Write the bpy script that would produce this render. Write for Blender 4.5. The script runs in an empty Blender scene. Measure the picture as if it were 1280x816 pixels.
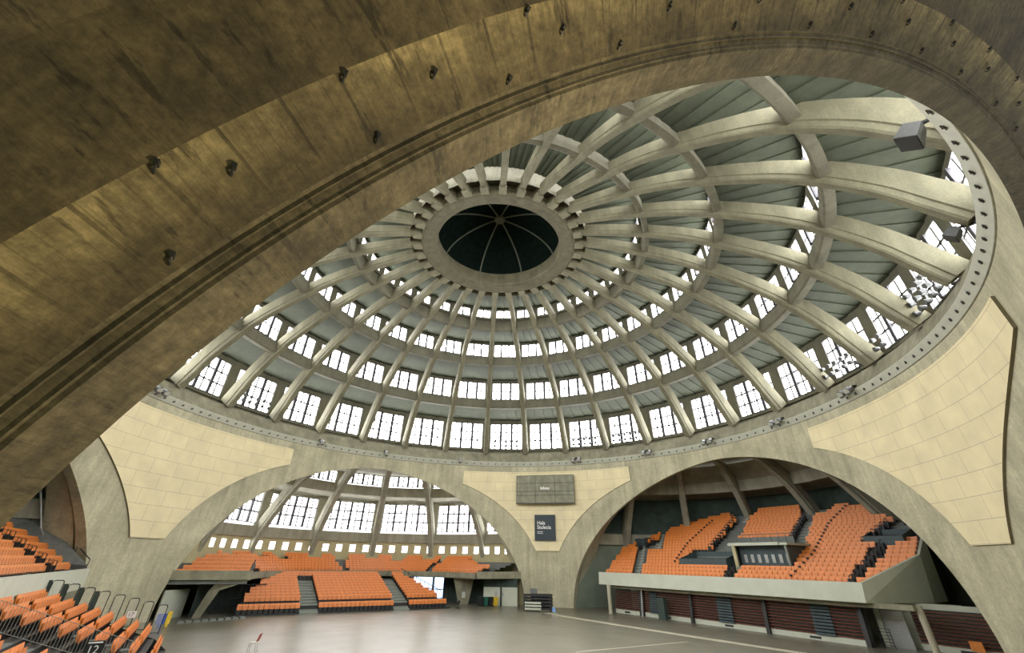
import bpy, math, random
from mathutils import Vector, Matrix
random.seed(7)
PI = math.pi
S = bpy.context.scene
COL = S.collection
def rad(a): return math.radians(a)
def P(r, az, z): return Vector((r*math.cos(rad(az)), r*math.sin(rad(az)), z))

# ------------------------------------------------------------------ materials
def nodes(m):
    m.use_nodes = True
    nt = m.node_tree
    for n in list(nt.nodes): nt.nodes.remove(n)
    out = nt.nodes.new('ShaderNodeOutputMaterial')
    return nt, out
def mat_plain(name, col, rough=.6, metal=0.0, var=.12, scale=6.0, bump=0.0, spec=.5):
    m = bpy.data.materials.new(name); nt, out = nodes(m)
    b = nt.nodes.new('ShaderNodeBsdfPrincipled'); nt.links.new(b.outputs[0], out.inputs[0])
    b.inputs['Roughness'].default_value = rough; b.inputs['Metallic'].default_value = metal; b.inputs['Specular IOR Level'].default_value = spec
    g = nt.nodes.new('ShaderNodeNewGeometry')
    n = nt.nodes.new('ShaderNodeTexNoise'); n.inputs['Scale'].default_value = scale; n.inputs['Detail'].default_value = 4
    nt.links.new(g.outputs['Position'], n.inputs['Vector'])
    r = nt.nodes.new('ShaderNodeValToRGB')
    r.color_ramp.elements[0].position = .3; r.color_ramp.elements[1].position = .7
    r.color_ramp.elements[0].color = (*[c*(1-var) for c in col], 1)
    r.color_ramp.elements[1].color = (*[min(1, c*(1+var)) for c in col], 1)
    nt.links.new(n.outputs['Fac'], r.inputs[0]); nt.links.new(r.outputs[0], b.inputs['Base Color'])
    if bump:
        bp = nt.nodes.new('ShaderNodeBump'); bp.inputs['Strength'].default_value = bump
        nt.links.new(n.outputs['Fac'], bp.inputs['Height']); nt.links.new(bp.outputs[0], b.inputs['Normal'])
    return m
def mat_concrete(name, col, boards=None, stain=.35, scale=.5, rough=.85, pits=0.0, bdark=.30):
    """cast concrete: cloudy tone, fine grain, streaks and (boards = width in UV metres, length) the marks of the shuttering planks"""
    m = bpy.data.materials.new(name); nt, out = nodes(m); L = nt.links.new
    b = nt.nodes.new('ShaderNodeBsdfPrincipled'); L(b.outputs[0], out.inputs[0]); b.inputs['Roughness'].default_value = rough
    g = nt.nodes.new('ShaderNodeNewGeometry')
    def noise(sc, det, vec=None, rgh=.6):
        n = nt.nodes.new('ShaderNodeTexNoise'); n.inputs['Scale'].default_value = sc; n.inputs['Detail'].default_value = det
        n.inputs['Roughness'].default_value = rgh
        L(vec or g.outputs['Position'], n.inputs['Vector']); return n.outputs['Fac']
    def ramp(f, p0, p1, v0, v1):
        r = nt.nodes.new('ShaderNodeMapRange'); r.inputs[1].default_value = p0; r.inputs[2].default_value = p1
        r.inputs[3].default_value = v0; r.inputs[4].default_value = v1; L(f, r.inputs[0]); return r.outputs[0]
    def mul(a, c):
        x = nt.nodes.new('ShaderNodeMath'); x.operation = 'MULTIPLY'; L(a, x.inputs[0])
        if isinstance(c, float): x.inputs[1].default_value = c
        else: L(c, x.inputs[1])
        return x.outputs[0]
    v = ramp(noise(scale, 6), .3, .7, 1-stain, 1+stain*.6)
    v = mul(v, ramp(noise(scale*14, 5, rgh=.7), .3, .7, .84, 1.14))
    mp = nt.nodes.new('ShaderNodeMapping'); mp.inputs['Scale'].default_value = (1.6, 1.6, .16); L(g.outputs['Position'], mp.inputs[0])
    v = mul(v, ramp(noise(1.0, 4, mp.outputs[0]), .35, .65, .86, 1.1))
    h = None
    if boards:
        uv = nt.nodes.new('ShaderNodeUVMap')
        w = nt.nodes.new('ShaderNodeMapping'); w.inputs['Scale'].default_value = (1/boards[0], 1/boards[1], 1)
        L(uv.outputs[0], w.inputs[0])
        wob = nt.nodes.new('ShaderNodeTexNoise'); wob.inputs['Scale'].default_value = .8; L(uv.outputs[0], wob.inputs['Vector'])
        br = nt.nodes.new('ShaderNodeTexBrick'); L(w.outputs[0], br.inputs['Vector'])
        br.inputs['Scale'].default_value = 1.0; br.inputs['Brick Width'].default_value = 1.0; br.inputs['Row Height'].default_value = 1.0
        br.inputs['Mortar Size'].default_value = .05; br.inputs['Mortar Smooth'].default_value = .6; br.offset = .43
        br.inputs['Color1'].default_value = (.70, .70, .70, 1); br.inputs['Color2'].default_value = (1.2, 1.2, 1.2, 1)
        br.inputs['Mortar'].default_value = (bdark, bdark, bdark, 1)
        bw = nt.nodes.new('ShaderNodeRGBToBW'); L(br.outputs['Color'], bw.inputs[0])
        v = mul(v, bw.outputs[0])
        w2 = nt.nodes.new('ShaderNodeMapping'); w2.inputs['Scale'].default_value = (3.6/boards[0], 1/boards[1], 1); L(uv.outputs[0], w2.inputs[0])
        b2 = nt.nodes.new('ShaderNodeTexBrick'); L(w2.outputs[0], b2.inputs['Vector']); b2.inputs['Scale'].default_value = 1; b2.inputs['Brick Width'].default_value = 1; b2.inputs['Row Height'].default_value = 1
        b2.inputs['Mortar Size'].default_value = .045; b2.inputs['Mortar Smooth'].default_value = .5
        b2.inputs['Color1'].default_value = (.84, .84, .84, 1); b2.inputs['Color2'].default_value = (1.12, 1.12, 1.12, 1); b2.inputs['Mortar'].default_value = (.62, .62, .62, 1)
        bw2 = nt.nodes.new('ShaderNodeRGBToBW'); L(b2.outputs['Color'], bw2.inputs[0]); v = mul(v, bw2.outputs[0])
        v = mul(v, ramp(noise(2.2, 8, uv.outputs[0], .75), .36, .64, .60, 1.32))
        v = mul(v, ramp(noise(9.0, 6, uv.outputs[0], .75), .36, .64, .72, 1.22))
        # grain along each plank
        mg = nt.nodes.new('ShaderNodeMapping'); mg.inputs['Scale'].default_value = (14, 1.6, 1); L(uv.outputs[0], mg.inputs[0])
        gr = noise(1.0, 5, mg.outputs[0], .7)
        v = mul(v, ramp(gr, .3, .7, .74, 1.2)); h = gr
        if pits:
            mq = nt.nodes.new('ShaderNodeMapping'); mq.inputs['Scale'].default_value = (5, 1.1, 1); L(uv.outputs[0], mq.inputs[0])
            v = mul(v, ramp(noise(1.0, 4, mq.outputs[0], .7), .36, .43, 1-pits, 1.0))
            v = mul(v, ramp(noise(.16, 3, uv.outputs[0], .6), .62, .50, .75, 1.0))
    x = nt.nodes.new('ShaderNodeVectorMath'); x.operation = 'SCALE'; x.inputs[0].default_value = col; L(v, x.inputs['Scale'])
    L(x.outputs[0], b.inputs['Base Color'])
    bp = nt.nodes.new('ShaderNodeBump'); bp.inputs['Strength'].default_value = .25; bp.inputs['Distance'].default_value = .05
    L(h or v, bp.inputs['Height']); L(bp.outputs[0], b.inputs['Normal'])
    return m
def mat_emit(name, col, st):
    m = bpy.data.materials.new(name); nt, out = nodes(m)
    e = nt.nodes.new('ShaderNodeEmission'); e.inputs[0].default_value = (*col, 1); e.inputs[1].default_value = st
    nt.links.new(e.outputs[0], out.inputs[0]); return m

M = {}
M['wall'] = mat_concrete('cast_concrete', (.54, .51, .35), stain=.28, scale=.35)
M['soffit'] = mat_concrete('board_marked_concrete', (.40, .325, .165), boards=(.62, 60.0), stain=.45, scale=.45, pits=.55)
M['reveal'] = mat_concrete('board_marked_reveal_lit', (.56, .48, .29), boards=(.62, 60.0), stain=.35, scale=.6, pits=.5)  # near-arch strip: the light falling on it is put into a paler concrete colour
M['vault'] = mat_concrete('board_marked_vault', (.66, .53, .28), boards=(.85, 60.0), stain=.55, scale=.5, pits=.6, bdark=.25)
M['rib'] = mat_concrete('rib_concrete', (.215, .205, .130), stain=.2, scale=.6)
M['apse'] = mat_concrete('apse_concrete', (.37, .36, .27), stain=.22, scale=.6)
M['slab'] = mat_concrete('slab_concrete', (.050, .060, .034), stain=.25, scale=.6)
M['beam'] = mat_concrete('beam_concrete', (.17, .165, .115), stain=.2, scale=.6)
M['ledge'] = mat_concrete('ledge_concrete', (.30, .29, .20), stain=.3, scale=.7)
M['band'] = mat_plain('pale_metal_band', (.58, .60, .50), .5, .0, .06, 2)
M['bolt'] = mat_plain('dark_bolt', (.05, .05, .045), .5)
M['ocring'] = mat_concrete('oculus_concrete', (.125, .115, .065), stain=.25, scale=1)
M['lantern'] = mat_plain('lantern_dark', (.005, .009, .007), .9, 0, .3, 2, spec=.0)
M['lanrib'] = mat_plain('lantern_rib', (.11, .12, .09), .8, 0, .1, 2, spec=.1)
M['frame'] = mat_plain('window_frame_grey', (.20, .20, .19), .6, 0, .1, 3)
M['mullion'] = mat_plain('window_mullion_dark', (.055, .055, .06), .6, 0, .1, 3)
M['pane'] = mat_emit('daylit_glass', (1.0, .985, 1.0), 7.0)
M['pane_apse'] = mat_emit('daylit_glass_apse', (1.0, .985, 1.0), 2.6)
M['pane_door'] = mat_emit('daylit_corridor', (.55, .70, 1.0), .75)
M['orange'] = mat_plain('orange_plastic', (.80, .265, .05), .42, 0, .12, 5)
M['orange_pan'] = mat_plain('orange_plastic_pan', (.72, .215, .035), .42, 0, .12, 5)
M['black'] = mat_plain('black_metal', (.018, .020, .020), .5, 0, .2, 5)
M['dark'] = mat_plain('dark_green_cloth', (.048, .072, .060), .9, 0, .25, 1)
M['deck'] = mat_plain('stand_deck_grey', (.16, .175, .16), .7, 0, .12, 3)
M['stairs'] = mat_plain('stair_grey', (.26, .29, .25), .7, 0, .1, 3)
M['edge'] = mat_plain('stair_edge', (.62, .63, .55), .6)
M['white'] = mat_plain('white_paint', (.55, .58, .47), .55, 0, .05, 1)
M['cream'] = mat_plain('cream_plaster', (.52, .47, .27), .8, 0, .08, 1)
M['seatwall'] = mat_plain('green_grey_wall', (.19, .225, .17), .85, 0, .12, .6)
M['brown'] = mat_plain('brown_slats', (.42, .18, .125), .55, 0, .2, 4)
M['bluegrey'] = mat_plain('blue_grey_steps', (.055, .085, .090), .6, 0, .15, 4)
M['steel'] = mat_plain('galvanised_steel', (.40, .42, .40), .4, .3, .1, 10)
M['mesh'] = mat_plain('guard_grey', (.33, .35, .31), .55, .2, .1, 8)
M['poster'] = mat_plain('poster_slate', (.035, .052, .062), .6, 0, .05, 2)
M['ink'] = mat_plain('white_ink', (.85, .85, .82), .6, 0, .02, 2)
M['screen'] = mat_concrete('banner_grey_green', (.30, .305, .22), stain=.25, scale=1.2)
M['seam'] = mat_plain('banner_seam', (.07, .07, .05), .8)
M['paneledge'] = mat_plain('panel_edge_brown', (.22, .185, .11), .8)
M['blue'] = mat_plain('blue_plastic', (.03, .10, .42), .5)
M['yellow'] = mat_plain('yellow_plastic', (.75, .52, .04), .5)
M['green'] = mat_plain('green_plastic', (.02, .12, .08), .5)
M['lightblue'] = mat_plain('light_blue_plastic', (.22, .42, .75), .5)
M['lamp_grey'] = mat_plain('lamp_housing', (.10, .105, .10), .45, .2, .1, 6)
M['lamp_pale'] = mat_plain('lamp_face_pale', (.50, .52, .46), .3, 0, .05, 6)
M['red'] = mat_plain('red_brown_back', (.30, .055, .03), .5)
M['paleline'] = mat_plain('pale_floor_strip', (.46, .43, .32), .45, 0, .08, .8)

def mat_panel():
    m = bpy.data.materials.new('cream_acoustic_panel'); nt, out = nodes(m); L = nt.links.new
    b = nt.nodes.new('ShaderNodeBsdfPrincipled'); L(b.outputs[0], out.inputs[0]); b.inputs['Roughness'].default_value = .8
    uv = nt.nodes.new('ShaderNodeUVMap')
    br = nt.nodes.new('ShaderNodeTexBrick'); L(uv.outputs[0], br.inputs['Vector'])
    br.inputs['Scale'].default_value = 1; br.inputs['Brick Width'].default_value = 2.6; br.inputs['Row Height'].default_value = 1.3
    br.inputs['Mortar Size'].default_value = .018; br.inputs['Mortar Smooth'].default_value = .3
    br.inputs['Color1'].default_value = (.90, .80, .505, 1); br.inputs['Color2'].default_value = (.86, .765, .48, 1)
    br.inputs['Mortar'].default_value = (.56, .48, .30, 1)
    n = nt.nodes.new('ShaderNodeTexNoise'); n.inputs['Scale'].default_value = .6; n.inputs['Detail'].default_value = 5
    g = nt.nodes.new('ShaderNodeNewGeometry'); L(g.outputs['Position'], n.inputs['Vector'])
    r = nt.nodes.new('ShaderNodeMapRange'); r.inputs[1].default_value = .3; r.inputs[2].default_value = .7
    r.inputs[3].default_value = .9; r.inputs[4].default_value = 1.06; L(n.outputs['Fac'], r.inputs[0])
    x = nt.nodes.new('ShaderNodeVectorMath'); x.operation = 'SCALE'; L(br.outputs['Color'], x.inputs[0]); L(r.outputs[0], x.inputs['Scale'])
    L(x.outputs[0], b.inputs['Base Color']); return m
M['panel'] = mat_panel()
def mat_floor():
    m = bpy.data.materials.new('polished_concrete_floor'); nt, out = nodes(m); L = nt.links.new
    b = nt.nodes.new('ShaderNodeBsdfPrincipled'); L(b.outputs[0], out.inputs[0])
    g = nt.nodes.new('ShaderNodeNewGeometry')
    n = nt.nodes.new('ShaderNodeTexNoise'); n.inputs['Scale'].default_value = .22; n.inputs['Detail'].default_value = 6; L(g.outputs['Position'], n.inputs['Vector'])
    r = nt.nodes.new('ShaderNodeValToRGB'); L(n.outputs['Fac'], r.inputs[0])
    r.color_ramp.elements[0].position = .3; r.color_ramp.elements[1].position = .7
    r.color_ramp.elements[0].color = (.15, .145, .105, 1); r.color_ramp.elements[1].color = (.19, .18, .135, 1)
    L(r.outputs[0], b.inputs['Base Color'])
    n2 = nt.nodes.new('ShaderNodeTexNoise'); n2.inputs['Scale'].default_value = .5; n2.inputs['Detail'].default_value = 4; L(g.outputs['Position'], n2.inputs['Vector'])
    r2 = nt.nodes.new('ShaderNodeMapRange'); r2.inputs[3].default_value = .24; r2.inputs[4].default_value = .40; L(n2.outputs['Fac'], r2.inputs[0])
    L(r2.outputs[0], b.inputs['Roughness']); b.inputs['Specular IOR Level'].default_value = .32
    return m
M['floor'] = mat_floor()
M['pane_near_boosted'] = mat_emit('boosted_glass_near', (1.0, .93, .74), 40.0)  # unseen south window, its glow warmed and boosted to brighten the near arch

# ------------------------------------------------------------------ mesh helpers
class MB:
    def __init__(s): s.v = []; s.f = []; s.m = []; s.uv = {}
    def quad(s, a, b, c, d, mi=0, uv=None):
        i = len(s.v); s.v += [tuple(a), tuple(b), tuple(c), tuple(d)]; s.f.append((i, i+1, i+2, i+3)); s.m.append(mi)
        if uv: s.uv[len(s.f)-1] = uv
    def poly(s, pts, mi=0, uv=None):
        i = len(s.v); s.v += [tuple(p) for p in pts]; s.f.append(tuple(range(i, i+len(pts)))); s.m.append(mi)
        if uv: s.uv[len(s.f)-1] = uv
    def hexa(s, p, mi=0):
        """eight corners: bottom ring 0-3, top ring 4-7"""
        i = len(s.v); s.v += [tuple(q) for q in p]
        for f in ((3,2,1,0),(4,5,6,7),(0,1,5,4),(1,2,6,5),(2,3,7,6),(3,0,4,7)): s.f.append(tuple(i+k for k in f)); s.m.append(mi)
    def box(s, c, d, mi=0, rz=0.0, ry=0.0):
        R = Matrix.Rotation(rz, 3, 'Z') @ Matrix.Rotation(ry, 3, 'Y'); c = Vector(c)
        x, y, z = d[0]/2, d[1]/2, d[2]/2
        s.hexa([c + R @ Vector(q) for q in ((-x,-y,-z),(x,-y,-z),(x,y,-z),(-x,y,-z),(-x,-y,z),(x,-y,z),(x,y,z),(-x,y,z))], mi)
    def bar(s, a, b, w, h=None, mi=0, up=(0,0,1)):
        a, b = Vector(a), Vector(b); h = h or w; d = (b-a).normalized(); u = Vector(up)
        if abs(d.dot(u)) > .98: u = Vector((1,0,0))
        x = d.cross(u).normalized()*w/2; y = x.cross(d).normalized()*h/2
        s.hexa([a-x-y, a+x-y, a+x+y, a-x+y, b-x-y, b+x-y, b+x+y, b-x+y], mi)
    def tube(s, pts, r, n=8, mi=0):
        pts = [Vector(p) for p in pts]; rs = r if isinstance(r, (list, tuple)) else [r]*len(pts); i0 = len(s.v)
        for k, p in enumerate(pts):
            d = (pts[min(k+1, len(pts)-1)] - pts[max(k-1, 0)]).normalized(); u = Vector((0,0,1)) if abs(d.z) < .9 else Vector((1,0,0))
            x = d.cross(u).normalized(); y = x.cross(d)
            for q in range(n): s.v.append(tuple(p + (x*math.cos(2*PI*q/n) + y*math.sin(2*PI*q/n))*rs[k]))
        for k in range(len(pts)-1):
            for q in range(n):
                a = i0+k*n+q; b = i0+k*n+(q+1) % n; s.f.append((a, b, b+n, a+n)); s.m.append(mi)
        s.f.append(tuple(i0+q for q in range(n-1, -1, -1))); s.m.append(mi)
        s.f.append(tuple(i0+(len(pts)-1)*n+q for q in range(n))); s.m.append(mi)
    def grid(s, rows, mi=0, uvs=None, close=False):
        """rows of points -> quads"""
        i0 = len(s.v); n = len(rows[0])
        for r in rows: s.v += [tuple(p) for p in r]
        for a in range(len(rows)-1):
            for b in range(n-1):
                s.f.append((i0+a*n+b, i0+a*n+b+1, i0+(a+1)*n+b+1, i0+(a+1)*n+b)); s.m.append(mi)
                if uvs: s.uv[len(s.f)-1] = [uvs[a][b], uvs[a][b+1], uvs[a+1][b+1], uvs[a+1][b]]
    def revolve(s, prof, a0=0, a1=360, n=192, mi=0, closed=False, c=(0,0)):
        pr = prof + [prof[0]] if closed else prof
        s.grid([[P(r, a0+(a1-a0)*k/n, z) + Vector((c[0], c[1], 0)) for k in range(n+1)] for r, z in pr], mi)
    def build(s, name, mats, parent=None, smooth=False, **props):
        me = bpy.data.meshes.new(name); me.from_pydata(s.v, [], s.f)
        mats = mats if isinstance(mats, list) else [mats]
        for m in mats: me.materials.append(m)
        me.polygons.foreach_set('material_index', s.m)
        if s.uv:
            l = me.uv_layers.new(name='UVMap')
            for fi, uv in s.uv.items():
                for k, li in enumerate(me.polygons[fi].loop_indices): l.data[li].uv = uv[k]
        if smooth: me.polygons.foreach_set('use_smooth', [True]*len(me.polygons))
        me.update()
        return link(name, me, parent, **props)
def link(name, data, parent=None, **props):
    o = bpy.data.objects.new(name, data); COL.objects.link(o)
    if parent: o.parent = parent
    for k, v in props.items(): o[k] = v
    return o
def thing(name, label, cat, loc=(0,0,0), rz=0.0, group=None, kind=None):
    o = link(name, None); o.location = loc; o.rotation_euler = (0,0,rz); o['label'] = label; o['category'] = cat; o.empty_display_size = .2
    if group: o['group'] = group
    if kind: o['kind'] = kind
    return o
def tag(o, label, cat, group=None, kind=None):
    o['label'] = label; o['category'] = cat
    if group: o['group'] = group
    if kind: o['kind'] = kind
    return o
def dup(root, label=None, group=None):
    r = root.copy(); COL.objects.link(r)
    if label: r['label'] = label
    if group: r['group'] = group
    for ch in list(root.children):
        c = ch.copy(); COL.objects.link(c); c.parent = r
        for g in list(ch.children):
            d = g.copy(); COL.objects.link(d); d.parent = c
    return r
STR = dict(kind='structure')
def text(name, s, size, mat, parent, loc, rot, align='LEFT', ext=.01, off=0.0):
    c = bpy.data.curves.new(name, 'FONT'); c.body = s; c.size = size; c.extrude = ext; c.align_x = align; c.materials.append(mat)
    c.offset = off; t = bpy.data.objects.new(name+'_outline', c); COL.objects.link(t); dg = bpy.context.evaluated_depsgraph_get()
    me = bpy.data.meshes.new_from_object(t.evaluated_get(dg)); COL.objects.unlink(t); bpy.data.objects.remove(t)
    me.materials.clear(); me.materials.append(mat)
    o = bpy.data.objects.new(name, me); COL.objects.link(o); o.parent = parent; o.location = loc; o.rotation_euler = rot
    return o

# ------------------------------------------------------------------ camera
cd = bpy.data.cameras.new('camera'); cam = bpy.data.objects.new('camera', cd); COL.objects.link(cam); S.camera = cam
CAMP = Vector((-17.8334, -31.7688, 5.1146))
yaw, pit, rol = rad(58.0638), rad(31.7833), rad(1.0126)
fw = Vector((math.cos(pit)*math.cos(yaw), math.cos(pit)*math.sin(yaw), math.sin(pit)))
rt = Vector((math.sin(yaw), -math.cos(yaw), 0)); up = rt.cross(fw)
r2 = rt*math.cos(rol) + up*math.sin(rol); u2 = r2.cross(fw)
cam.matrix_world = Matrix(((r2.x, u2.x, -fw.x, CAMP.x), (r2.y, u2.y, -fw.y, CAMP.y), (r2.z, u2.z, -fw.z, CAMP.z), (0,0,0,1)))
cd.sensor_width = 36; cd.lens = 514.2406/1280*36; cd.shift_x = -.1617/1280; cd.shift_y = -24.8793/1280
cd.clip_start = .05; cd.clip_end = 400
def project(p):
    v = Vector(p) - CAMP; c = v.dot(fw)
    if c < .3: return None
    return 640.16 + 514.24*v.dot(r2)/c, 383.12 - 514.24*v.dot(u2)/c, c

# ------------------------------------------------------------------ the drum: four piers, four great arches
R0 = 32.5
AT, AH, AA, AB = 39.15, 16.39, 1.9286, 1.7724
def arch_pts(n=64):
    out = []
    for k in range(n+1):
        s = PI/2*k/n; z = AH*math.sin(s); out.append((AT*max(0, 1-(z/AH)**AA)**(1/AB), z))
    return out
half = arch_pts()
ARCH = [(-t, z) for t, z in half] + [(t, z) for t, z in half[::-1][1:]]
XZ = [(rad(t)*R0, z) for t, z in ARCH]
NRM = []
for i in range(len(XZ)):
    a = XZ[max(0, i-1)]; b = XZ[min(len(XZ)-1, i+1)]; dx, dz = b[0]-a[0], b[1]-a[1]; l = math.hypot(dx, dz); NRM.append((-dz/l, dx/l))
ARC = [0.0]
for i in range(1, len(XZ)): ARC.append(ARC[-1] + math.hypot(XZ[i][0]-XZ[i-1][0], XZ[i][1]-XZ[i-1][1]))
ZT = 18.0
def arch_at(i, d, u, axd=0.0):
    """point i of the arch line, d metres out along the radius, u metres off the arch line (both in the drum surface), local +X axis"""
    x = XZ[i][0] + NRM[i][0]*u; z = XZ[i][1] + NRM[i][1]*u; t = x/R0
    p = Vector(((R0+d)*math.cos(t), (R0+d)*math.sin(t), z)); return p + Vector((axd, 0, 0))
SIDES = {'north': 90, 'east': 0, 'west': 180, 'south': -90}
def front_mesh():
    b = MB(); NR = 6
    cols = []
    for t in (-45, -43, -41): cols.append([P(R0, t, ZT*k/NR) for k in range(NR+1)])
    for t, z in ARCH: cols.append([P(R0, t, z + (ZT-z)*k/NR) for k in range(NR+1)])
    for t in (41, 43, 45): cols.append([P(R0, t, ZT*k/NR) for k in range(NR+1)])
    b.grid(cols)
    # outer side of the drum wall, so that the piers are solid
    t0 = [P(R0+1.6, -45+90*k/40, 0) for k in range(41)]
    for t in ((-45, -41.5), (41.5, 45)):
        b.grid([[P(R0+1.8, t[0]+(t[1]-t[0])*k/4, z) for k in range(5)] for z in (0, 18)])
    return b
def soffit_mesh(near):
    b = MB()
    prof = [(0,0,0), (.55,.0,0), (.57,.05,0), (.60,.05,0), (.61,.10,0), (.66,.155,0), (.70,.13,0), (.71,.19,0), (.76,.20,0)]
    big = [(.76,.20), (1.1,.40), (1.48,.62)]
    rows = []; uvs = []; L = 0.0; last = None
    for d, u, a in prof:
        L += math.hypot(d-last[0], u-last[1]) if last else 0; last = (d, u)
        row = []; ur = []
        for i in range(len(XZ)):
            w = min(1, (abs(ARCH[i][0])/AT))**6 * (1-(ARCH[i][1]/AH))  # the reveal deepens towards the springings
            ax4 = 0 if near else min(1, abs(ARCH[i][0])/AT)**4
            row.append(arch_at(i, d, u, .55*d/.76*ax4)); ur.append((ARC[i], L))
        rows.append(row); uvs.append(ur)
    b.grid(rows, 0, uvs)
    o = b
    c = MB(); rows = []; uvs = []; L = 1.4
    for d, u in big:
        row = []; ur = []
        for i in range(len(XZ)):
            w = min(1, (abs(ARCH[i][0])/AT))**6 * (1-(ARCH[i][1]/AH)); ax4 = 0 if near else min(1, abs(ARCH[i][0])/AT)**4
            row.append(arch_at(i, d, u if near else u*(1-w), .55*ax4 + 2.6*ax4*max(0, d-.76)/.72)); ur.append((ARC[i], L))
        rows.append(row); uvs.append(ur); L += .42
    if near:
        pass
    c.grid(rows, 0, uvs)
    v = MB()
    vp = [(1.48,.62), (1.56,.69), (2.3,1.35), (3.4,2.0), (5.5,3.2), (8.5,4.2), (11.5,4.6), (14.6,4.4)] if near else [(1.48,.62), (1.68,.72), (2.3,1.5), (3.2,2.6)]
    rows = []; uvs = []; L = 0
    for k, (d, u) in enumerate(vp):
        row = []; ur = []
        for i in range(len(XZ)):
            w = min(1, (abs(ARCH[i][0])/AT))**6 * (1-(ARCH[i][1]/AH)); ax4 = 0 if near else min(1, abs(ARCH[i][0])/AT)**4
            row.append(arch_at(i, d, u if near else u*(1-w), 3.15*ax4)); ur.append((ARC[i], L))
        rows.append(row); uvs.append(ur)
        if k < len(vp)-1: L += math.hypot(vp[k+1][0]-d, vp[k+1][1]-u)
    v.grid(rows, 0, uvs)
    return b, c, v
fm = None
for side, ax in SIDES.items():
    o = front_mesh().build('wall_'+side, M['wall'], **STR)
    near = side == 'south'
    a, c, v = soffit_mesh(near)
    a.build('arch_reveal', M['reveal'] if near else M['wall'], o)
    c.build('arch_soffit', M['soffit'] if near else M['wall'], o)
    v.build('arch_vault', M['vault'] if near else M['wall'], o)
    o.rotation_euler = (0, 0, rad(ax))
    o['label'] = {'north': 'grey concrete drum wall with the wide arch over the distant seating and tall windows',
                  'east': 'grey concrete drum wall with the wide arch over the orange balcony',
                  'west': 'grey concrete drum wall with the arch cut off by the picture at far left',
                  'south': 'brown board-marked concrete arch passing close overhead'}[side]
    o['category'] = 'wall'

# cream acoustic panels in the four spandrels
PT, PZT, PS, PZS, PB, PZB = 22.7, 17.07, 22.81, 15.19, 2.96, 6.45
def panel_mesh():
    b = MB(); ri, ro = R0-.16, R0-.01
    # lower edge between shoulder and foot follows an arc parallel to the arch
    def arch_theta(z, off):   # arch half-angle seen from the pier centre at height z
        return 45 - AT*max(0, 1-(z/AH)**AA)**(1/AB)
    n = 40; zs = [PZB + (PZS-PZB)*k/n for k in range(n+1)]
    e0 = PB - arch_theta(PZB, 0); e1 = PS - arch_theta(PZS, 0)
    sd = [arch_theta(z, 0) + e0 + (e1-e0)*((z-PZB)/(PZS-PZB)) for z in zs]
    zs.append(PZT); sd.append(PT)
    m = 24
    rows = [[P(ri, -t + 2*t*k/m, z) for k in range(m+1)] for z, t in zip(zs, sd)]
    uvs = [[(rad(-t+2*t*k/m)*R0, z) for k in range(m+1)] for z, t in zip(zs, sd)]
    b.grid(rows, 0, uvs)
    e = MB()
    def strip(a, c): e.grid([a, c])
    for sg in (0, m):
        strip([r[sg] for r in rows], [P(ro, (-t if sg == 0 else t), z) for z, t in zip(zs, sd)])
    strip(rows[0], [P(ro, -sd[0]+2*sd[0]*k/m, zs[0]) for k in range(m+1)])
    strip(rows[-1], [P(ro, -PT+2*PT*k/m, PZT) for k in range(m+1)])
    return b, e
pm, pe = panel_mesh()
for az, lab in ((45, 'cream acoustic wall panel behind the poster, above the middle pier'),
                (135, 'cream acoustic wall panel above the pier on the left'),
                (-45, 'large cream acoustic wall panel at the right edge, above the orange balcony')):
    o = pm.build('acoustic_panel', M['panel']); pe.build('edge_strip', M['paneledge'], o); o.rotation_euler = (0,0,rad(az)); tag(o, lab, 'wall panel', 'cream panels between the arches')

# ------------------------------------------------------------------ ring at the foot of the dome
b = MB(); b.revolve([(R0, ZT-.12), (R0-.05, 17.9), (R0-.30, 18.54), (R0-.22, 18.60), (R0+.50, 19.98), (R0+.62, 20.02), (34.4, 20.05), (34.4, 20.6)], n=256)
b.build('ring_beam', M['ledge'], label='grey concrete ring ledge below the dome windows', category='ring', **STR)
b = MB(); b.revolve([(R0-.02, 17.93), (R0-.07, 17.93), (R0-.42, 18.48), (R0-.40, 18.54), (R0-.28, 18.54)], n=256, closed=True)
band = b.build('trim_1', M['band'], label='pale metal band with dark bolts running round the drum', category='band', **STR)
b = MB()
for k in range(180):
    az = 2*k+1; c = P(R0-.28, az, 18.22); t = rad(az)
    b.box(c, (.10, .12, .13), 0, t); b.box(P(R0-.24, az+.14, 18.16), (.07, .12, .10), 0, t)
b.build('bolt_heads', M['bolt'], band, kind='stuff')

# ------------------------------------------------------------------ dome
NR = 32; RAZ = [5.625 + 11.25*k for k in range(NR)]
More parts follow.
